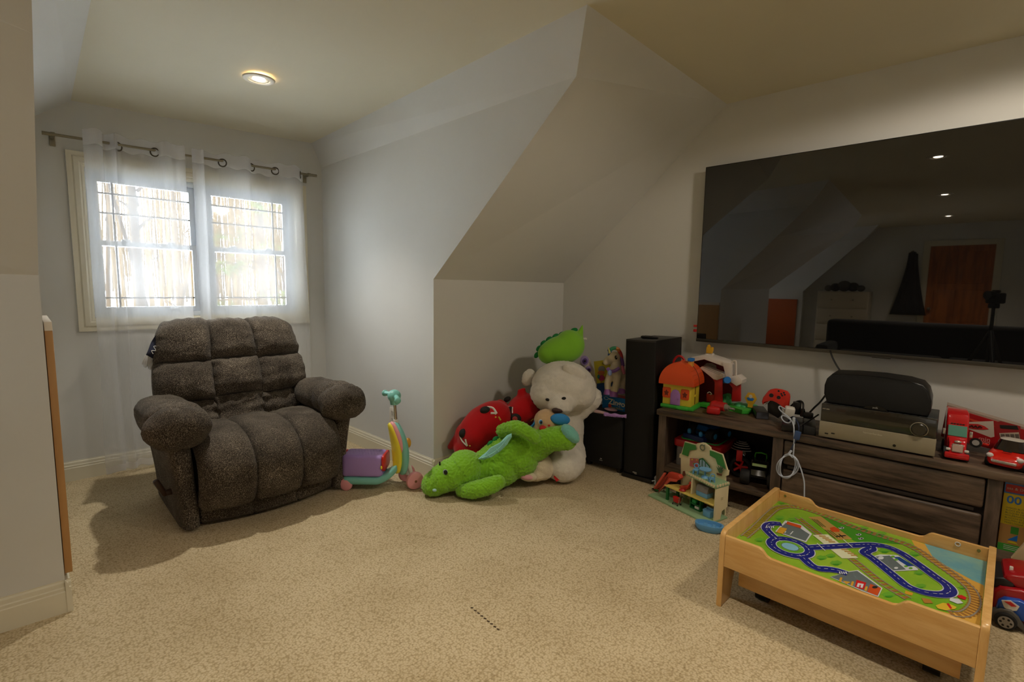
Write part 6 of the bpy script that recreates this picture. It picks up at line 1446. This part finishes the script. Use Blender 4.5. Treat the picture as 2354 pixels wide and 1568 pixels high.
PNV = mat('print_navy', '#1a237a', .35); PWH = mat('print_pale', '#c9cdd2', .4); PSA = mat('print_sand', '#d0a044', .4, var=.06, vscale=8); PSE = mat('print_sea', '#5f9aa8', .35, col2='#86b09c', vscale=5); PGY = mat('print_grey', '#5f6a6c', .4); PTA = mat('print_tan', '#b08a48', .4); PBR = mat('print_sleeper', '#96682c', .45); PRL = mat('print_rail', '#8a8276', .4); PDG = mat('print_meadow', '#3f8a1e', .4); PBU = mat('print_bush', '#63a02a', .45); POR = mat('print_orange', '#c04a18', .4); PYE = mat('print_yellow', '#c9952a', .4); PBK = mat('print_black', '#1d1d1a', .5); PDB = mat('print_dark_field', '#5a5a24', .5); PWA = mat('print_water', '#7fb4cc', .3)
shape('sand', PSA, [(1505, 455), (1530, 520), (1600, 590), (1740, 690), (1860, 780), (1935, 860), (1945, 960), (1900, 1010), (1780, 1020), (1700, 1000), (2080, 1150), (2130, 640), (1800, 560)], 1)
shape('sea', PSE, [(1600, 492), (1660, 590), (1760, 660), (1860, 715), (1960, 770), (2050, 810), (2085, 850), (2120, 640), (1900, 580)], 2)
shape('meadow', PDG, [(815, 285), (880, 300), (1100, 370), (1300, 440), (1420, 500), (1300, 490), (1120, 492), (1060, 470)], 1)
shape('ploughed_field', PTA, [(718, 292), (815, 288), (1052, 458), (945, 466)], 2)
for k in range(3):
    ribbon('furrow', PDB, [(745 + k * 18, 305 + k * 3), (815 + k * 18, 365 + k * 2)], .006, 3, 1); ribbon('furrow', PDB, [(845 + k * 18, 388 + k * 2), (925 + k * 18, 455 - k * 3)], .006, 3, 1)
shape('printed_barn', POR, [(880, 375), (915, 365), (955, 385), (955, 405), (900, 405)], 3)
ribbon('printed_mill', PBK, [(930, 440), (1005, 432)], .008, 3, 1); ribbon('printed_mill', PBK, [(950, 420), (985, 450)], .006, 3, 1)
for x, y in ((970, 375), (1100, 425), (1118, 455)):
    shape('printed_cow', PWH, circ(22, 8, x, y, 8), 3); shape('cow_patch', PBK, circ(9, 6, x + 6, y, 5), 4); shape('cow_patch', PBK, circ(7, 6, x - 10, y - 3, 4), 4)
def track(name, pts, closed=False, w=.05, wide=.012, every=.020):
    q = ribbon(name + '_rail', PRL, pts, .0045, 5, 6, closed, None) if False else None
    c = catmull([B1(x, y, 4) for x, y in pts], 8); out = []; acc = 0; b = MB()
    for i in range(len(c) - 1):
        a, d = c[i], c[i + 1]; t = (d - a); L_ = t.length; 
        if L_ == 0: continue
        t.normalize(); s = Vector((-t.y, t.x, 0)); acc += L_
        while acc >= every:
            acc -= every; m_ = d - t * acc; b.face([bclip(m_ - s * w / 2 - t * wide / 2), bclip(m_ + s * w / 2 - t * wide / 2), bclip(m_ + s * w / 2 + t * wide / 2), bclip(m_ - s * w / 2 + t * wide / 2)])
    b.build('sleepers', PBR, bd_, False, world=True, fix=False, kind='stuff')
    for off in (-.014, .014):
        r = []
        for i, p in enumerate(c):
            a = c[max(0, i - 1)]; d = c[min(len(c) - 1, i + 1)]; t = (d - a).normalized(); r.append(p + Vector((-t.y, t.x, 0)) * off)
        ribbon('rail', PRL, None, .005, 6, 1, False, r)
track('loop', [(232, 445), (320, 370), (420, 270), (490, 222), (600, 213), (720, 238), (900, 300), (1100, 380), (1300, 445), (1440, 490), (1545, 540), (1680, 632), (1800, 715), (1900, 790), (1965, 860), (1985, 940), (1950, 1000), (1880, 1030), (1760, 1015)], w=.042)
track('branch', [(640, 296), (720, 360), (830, 445), (960, 540), (1100, 650), (1230, 755), (1340, 830), (1480, 915)], w=.036)
shape('crossing', mat('print_cream', '#d2d3b0', .4), [(752, 428), (868, 424), (1100, 603), (975, 606)], 7)
for k in range(11):
    x = 808 + k * 24; y = 440 + k * 14.5
    if 3.5 < k < 6.5: continue
    shape('crossing_plank', PTA, [(x - 12, y - 9), (x + 38, y - 7), (x + 48, y + 2), (x - 2, y + 2)], 8)
lot1 = [(545, 318), (665, 350), (748, 420), (702, 484), (468, 402)]
shape('car_park', PWH, lot1, 7); shape('car_park', PGY, [(550, 335), (655, 375), (730, 424), (698, 474), (480, 400)], 8)
shape('printed_bus', POR, [(560, 325), (668, 358), (662, 378), (552, 345)], 10); shape('printed_shed', PYE, [(505, 368), (558, 380), (535, 422), (475, 408)], 10)
for x in (528, 582): ribbon('bay_line', PWH, [(x, 424), (x + 22, 400)], .004, 10, 1)
lot2 = [(1215, 590), (1262, 575), (1400, 582), (1552, 685), (1548, 695), (1350, 704), (1320, 680)]
shape('car_park', PWH, lot2, 7); shape('car_park', PGY, [(1225, 592), (1335, 584), (1460, 690), (1355, 698)], 8); shape('printed_pool', mat('print_pool', '#173f86', .35), [(1366, 596), (1410, 594), (1522, 662), (1475, 666)], 9)
for x, y in ((1360, 592), (1385, 615), (1460, 665), (1495, 680)): shape('printed_bush', PBU, circ(16, 8, x, y, 8), 9)
shape('printed_disc', PWH, circ(22, 10, 1270, 602, 12), 9); shape('printed_disc', PWH, circ(16, 8, 1385, 678, 8), 9)
lot3 = [(890, 745), (1030, 708), (1090, 700), (1272, 832), (1245, 890), (1130, 848)]
shape('station_yard', PWH, [(884, 746), (1030, 704), (1096, 694), (1282, 832), (1250, 898), (1128, 854)], 7); shape('station_yard', PGY, lot3, 8)
shape('printed_station', POR, [(1190, 798), (1272, 832), (1242, 888), (1165, 860)], 9); shape('printed_disc', PBK, circ(22, 10, 1224, 824, 10), 10)
shape('printed_fire_house', REDT, [(1085, 768), (1160, 790), (1140, 842), (1072, 822)], 9); shape('printed_door', PWH, [(1095, 792), (1140, 800), (1130, 830), (1085, 820)], 10); shape('printed_pillar', REDT, [(1108, 806), (1118, 808), (1112, 838), (1102, 836)], 11)
for x, y in ((962, 770), (1050, 800), (1155, 838)): shape('printed_marking', PYE, [(x, y - 22), (x + 16, y - 18), (x + 6, y + 16), (x - 12, y + 10)], 10)
shape('printed_arrow', PYE, [(980, 775), (1040, 785), (1008, 802)], 10)
# roads: pale kerb, navy surface, dashed centre line
main = [(650, 530), (780, 520), (900, 515), (1020, 508), (1130, 503), (1230, 503), (1330, 522), (1430, 568), (1560, 655), (1680, 742), (1770, 805), (1798, 850), (1765, 876), (1680, 876), (1580, 858), (1470, 815), (1380, 745), (1290, 672), (1215, 612), (1165, 577)]
link_ = [(1180, 588), (1148, 566), (1165, 546), (1196, 532), (1188, 508)]
west = [(520, 480), (470, 452), (425, 412), (398, 378), (415, 350), (460, 340), (515, 345)]
south = [(650, 580), (690, 610), (740, 655), (800, 682), (880, 688), (950, 700), (1015, 722)]
cen = B1(580, 527, 1); ring = [cen + Vector((.071 * math.cos(a), .071 * math.sin(a), 0)) for a in [i * 2 * PI / 20 for i in range(20)]]
RW2 = .037
for i, pts in enumerate((main, west, south, link_)): ribbon('kerb', PWH, pts, RW2 + .007, 9 + i * .6)
ribbon('kerb', PWH, None, RW2 + .007, 12, 3, True, ring)
for i, pts in enumerate((main, west, south, link_)): dashes('centre_line', PWH, ribbon('road', PNV, pts, RW2, 13 + i), .0022, 20)
q = ribbon('road', PNV, None, RW2, 17, 3, True, ring); dashes('centre_line', PWH, q + [q[0]], .0022, 20)
shape('pond_edge', PGY, [(0, 0)], 18) if False else None
def disk(name, m, c, r, lay, n=28):
    b = MB(); b.face([Vector((c.x + r * math.cos(i * 2 * PI / n), c.y + r * math.sin(i * 2 * PI / n), ZB + .0003 * lay)) for i in range(n)]); b.build(name, m, bd_, False, world=True, fix=False)
disk('roundabout_kerb', PWH, cen, .054, 18); disk('roundabout_lawn', PBU, cen, .051, 19); disk('pond_rim', PGY, cen, .034, 20); disk('pond', PWA, cen, .031, 21)
for x, y in ((428, 366), (980, 714)):
    for k in range(4): ribbon('zebra_stripe', PWH, [(x - 24 + k * 16, y - 8), (x - 20 + k * 16, y + 10)], .004, 22, 1)
for a, c in (((785, 490), (848, 548)), ((985, 462), (1055, 522))): ribbon('barrier_arm', PWH, [a, c], .004, 22, 1)
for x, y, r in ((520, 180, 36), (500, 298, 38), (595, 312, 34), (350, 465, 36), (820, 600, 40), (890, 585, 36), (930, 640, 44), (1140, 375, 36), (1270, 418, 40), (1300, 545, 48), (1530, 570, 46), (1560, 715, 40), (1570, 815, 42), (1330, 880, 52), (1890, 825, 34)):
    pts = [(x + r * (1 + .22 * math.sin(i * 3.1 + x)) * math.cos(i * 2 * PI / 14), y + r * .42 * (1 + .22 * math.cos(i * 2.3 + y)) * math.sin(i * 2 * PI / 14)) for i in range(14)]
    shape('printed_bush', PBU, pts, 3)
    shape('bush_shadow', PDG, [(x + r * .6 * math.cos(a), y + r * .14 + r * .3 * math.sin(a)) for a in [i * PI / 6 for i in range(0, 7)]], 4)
shape('printed_sign', PYE, [(1455, 850), (1515, 868), (1505, 888), (1450, 872)], 5)
shape('printed_digger', mat('print_bright_yellow', '#d0ae2c', .4), [(1685, 962), (1740, 942), (1790, 950), (1845, 975), (1830, 990), (1760, 1000), (1700, 985)], 9); shape('printed_digger_arm', REDT, [(1765, 948), (1785, 946), (1810, 985), (1795, 990)], 10); shape('printed_truck', REDT, [(1845, 888), (1880, 882), (1920, 902), (1910, 920), (1860, 905)], 9); shape('printed_slab', PWH, [(1795, 905), (1860, 912), (1895, 945), (1850, 950), (1790, 925)], 9); shape('printed_earth', mat('print_earth', '#a8742c', .45), [(1575, 905), (1640, 915), (1665, 945), (1600, 945)], 8)

# ------------------------------------------------------------------ ride-on toy at the right edge
rp = P(2311, 1444, 'z', 0)
rd_ = thing('ride_on_car', 'red and blue ride-on toy car with grey wheel arch at the right edge', 'ride-on toy', (rp.x, rp.y, 0), ANG)
def RS(u, v):
    r = ray(u, v); t = (rp - EYE).dot(CN) / r.dot(CN); h = EYE + r * t - rp; return h.dot(CE), h.z
def rprism(name, m, pts, y0, y1, bev=.01):
    q = [RS(u, v) if not isinstance(u, tuple) else u for u, v in pts]
    b = MB(); b.prism(q, -y1, -y0, basis((0, 0, 0), (1, 0, 0), (0, 0, 1), (0, -1, 0)), bev, 3); return b.build(name, m, rd_)
RBL = mat('ride_blue', '#1553b8', .3, coat=.3); RRD = mat('ride_red', '#a3121c', .3, coat=.3); RBK = mat('ride_black', '#1c1a1a', .45); RGY = mat('ride_grey', '#4f4c48', .5)
rprism('lower_body', RRD, [(2278, 1400), (2286, 1366), (2300, 1358), (2350, 1366), (2440, 1400), (2520, 1450), (2520, 1490), (2400, 1465), (2290, 1415)], .03, .25)
rprism('blue_fender', RBL, [(2290, 1400), (2296, 1384), (2310, 1378), (2345, 1384), (2400, 1410), (2440, 1470), (2340, 1425)], .005, .04, .008)
rprism('wheel_arch', RGY, [(2280, 1420), (2282, 1405), (2300, 1398), (2325, 1402), (2342, 1418), (2360, 1450), (2350, 1452), (2335, 1430), (2300, 1425)], -.008, .05, .006)
rprism('seat', RBK, [(2282, 1362), (2286, 1340), (2312, 1341), (2335, 1352), (2338, 1362), (2322, 1372)], .05, .23, .01)
rprism('dashboard', RRD, [(2308, 1342), (2312, 1334), (2330, 1333), (2370, 1340), (2440, 1365), (2440, 1390), (2340, 1366)], .05, .23, .012)
x, z = RS(2329, 1334); MB().box((x, .10, z + .004), (.012, .012, .024), .003).build('lever', WHT, rd_)
x, z = RS(2322, 1393); MB().prism([(-.026, .012), (0, .022), (.026, .008), (.02, -.012), (0, -.022), (-.016, -.014)], 0, .004, FRONT((x, .004, z))).build('emblem', M_WCL, rd_)
MB().prism([(-.018, .012), (0, .018), (.018, .006), (.004, .0)], .004, .006, FRONT((x, .004, z))).build('emblem_mark', REDT, rd_)
x, z = RS(2311, 1425); rr_ = z
for y in (.0, .24):
    b = MB(); b.lathe([(.02, -.02), (rr_ * .9, -.02), (rr_, -.008), (rr_, .02), (rr_ * .9, .03), (.02, .03)], 30, basis((x, y, rr_), (1, 0, 0), (0, 0, 1), (0, 1, 0))); wo = b.build('wheel', M_TYRE, rd_)
    b = MB(); b.cyl((x, y - .023, rr_), (x, y + .02, rr_), rr_ * .68, n=26); b.build('hub', mat('hub_silver', '#9d9a96', .3, metal=.4), wo)
    if y == 0:
        for k in range(6):
            a = k * PI / 3; MB().cyl((x + rr_ * .44 * math.cos(a), y - .0245, rr_ + rr_ * .44 * math.sin(a)), (x + rr_ * .44 * math.cos(a), y - .022, rr_ + rr_ * .44 * math.sin(a)), rr_ * .12, n=10).build('hub_slot', M_BLKP, wo)
for y in (.0, .24):
    b = MB(); b.lathe([(.02, -.02), (rr_ * .9, -.02), (rr_, -.008), (rr_, .02), (rr_ * .9, .03), (.02, .03)], 30, basis((x + .36, y, rr_), (1, 0, 0), (0, 0, 1), (0, 1, 0))); b.build('wheel', M_TYRE, rd_)
# ------------------------------------------------------------------ the room behind the camera, seen in the television
sf = thing('sofa', 'long dark sofa standing behind the camera, facing the television', 'sofa', (-1.3, .25, 0))
M_SOFA = mat('sofa_charcoal', '#1e1b1a', .9, bump=.3, bscale=200, sheen=.2)
b = MB(); b.box2((-.05, -1.25, .08), (.85, 1.25, .45), .04); b.build('base', M_SOFA, sf)
b = MB(); b.box2((-.12, -1.3, .08), (.18, 1.3, .98), .06, seg=3); b.build('backrest', M_SOFA, sf)
for y in (-1.3, 1.14): MB().box2((-.1, y, .08), (.88, y + .16, .68), .05).build('armrest', M_SOFA, sf)
for y in (-.57, .57): MB().box2((.16, y - .55, .43), (.86, y + .55, .58), .05, seg=3).build('seat_cushion', M_SOFA, sf)
for x in (0, .8):
    for y in (-1.2, 1.2): MB().cyl((x, y, 0), (x, y, .09), .03).build('foot', M_BLKP, sf)
ds = thing('dresser', 'pale four-drawer dresser against the far end wall', 'dresser', (XE + .03, 1.45, 0))
M_DR = mat('dresser_cream', '#b9ab93', .5)
b = MB(); b.box2((0, 0, .04), (.5, .86, 1.38), .008); b.build('carcass', M_DR, ds)
for k in range(4):
    d_ = MB().box2((.49, .02, .08 + k * .325), (.512, .84, .385 + k * .325), .006).build('drawer', M_DR, ds)
    for y in (.25, .61): MB().ell((.525, y, .24 + k * .325), .014, n=10).build('knob', M_NICKEL, d_)
for i, (y, r, c) in enumerate(((1.62, .07, '#4a4642'), (1.75, .10, '#2c2a2b'), (1.90, .12, '#57524d'), (2.05, .09, '#3a3532'), (2.17, .07, '#6a655d'))):
    t = thing('stuffed_ball', ['smallest dark grey', 'black', 'largest grey', 'brown-black', 'light grey'][i] + ' soft ball heaped on top of the pale dresser', 'soft toy', (XE + .28, y, 1.38)); sup(MB(), (0, 0, r * .9), (r, r, r * .9), 1, 1, 20).build('ball', mat('ball' + c[1:], c, .8), t)
dw = bpy.data.objects.new('door_1', None); COL.objects.link(dw); dw['kind'] = 'structure'; dw.location = (XE + .002, -.25, 0)
M_DOOR = mat('door_oak', '#b5672c', .4, col2='#8f4d20', vscale=2.5, stretch=(6, 6, .7))
b = MB(); b.box2((0, 0, .01), (.035, .88, 2.24)); lf = b.build('door_leaf', M_DOOR, dw)
for y in (.1, .47):
    for z in (.15, .85, 1.55): MB().box2((.035, y, z), (.042, y + .30, z + .58), .004).build('door_panel', M_DOOR, lf)
MB().ell((.08, .82, 1.08), .03, n=14).build('door_handle', M_NICKEL, lf)
for a, c in (((0, -.1, 0), (.03, 0, 2.34)), ((0, .88, 0), (.03, .98, 2.34)), ((0, 0, 2.24), (.03, .88, 2.34))): MB().box2(a, c, .003).build('casing', M_TRIM, dw)
hg = thing('hanging_robe', 'dark robe hanging from a hook beside the oak door', 'robe', (XE + .04, .88, 2.1))
b = MB(); b.grid(lambda u, v: Vector((.06 + .05 * math.sin(u * PI) + .012 * math.sin(u * 26), (u - .5) * (.12 + .42 * v ** 1.4), -1.15 * v + .05 * math.sin(u * PI) * (1 - v))), 24, 16); so = b.build('cloth', mat('robe_black', '#191514', .9), hg, fix=False); md = so.modifiers.new('s', 'SOLIDIFY'); md.thickness = .02
MB().cyl((0, 0, .04), (.07, 0, .06), .012).build('hook', M_NICKEL, hg)
ob = thing('orange_board', 'orange board leaning on the far dormer\'s end wall', 'board', (-4.95 + .06, 2.72, 0)); MB().box2((.0, 0, 0), (.03, .75, 1.2), .004).build('panel', mat('orange_ply', '#b0521c', .5, var=.08, vscale=4), ob)
# the photographer's camera on its tripod, standing where the picture was taken
fw = Vector((CF.x, CF.y, 0)).normalized(); tc_ = EYE - fw * .12
tr = thing('tripod', 'black camera tripod standing at the viewpoint', 'tripod', (tc_.x, tc_.y, 0), math.atan2(fw.y, fw.x))
b = MB(); b.cyl((0, 0, .62), (0, 0, 1.25), .016); b.build('column', M_BLKP, tr)
for k in range(3):
    a = PI / 3 + k * 2 * PI / 3; b = MB(); b.cyl((0, 0, .98), (.42 * math.cos(a), .42 * math.sin(a), .01), .018, .012, 12); b.build('leg', M_BLKP, tr)
b = MB(); b.box((0, 0, 1.24), (.07, .07, .05), .01); b.build('head', M_BLKP, tr)
dc_ = thing('photo_camera', 'black camera mounted on the tripod at the viewpoint', 'camera', (tc_.x, tc_.y, 1.265), math.atan2(fw.y, fw.x))
b = MB(); b.box2((-.05, -.075, 0), (.03, .075, .11), .015); b.box((-.01, 0, .125), (.06, .05, .03), .01); b.build('body', M_BLKP, dc_)
b = MB(); b.cyl((.03, 0, .085), (.085, 0, .085), .042, .045, 24); b.build('lens', M_BLKP, dc_)
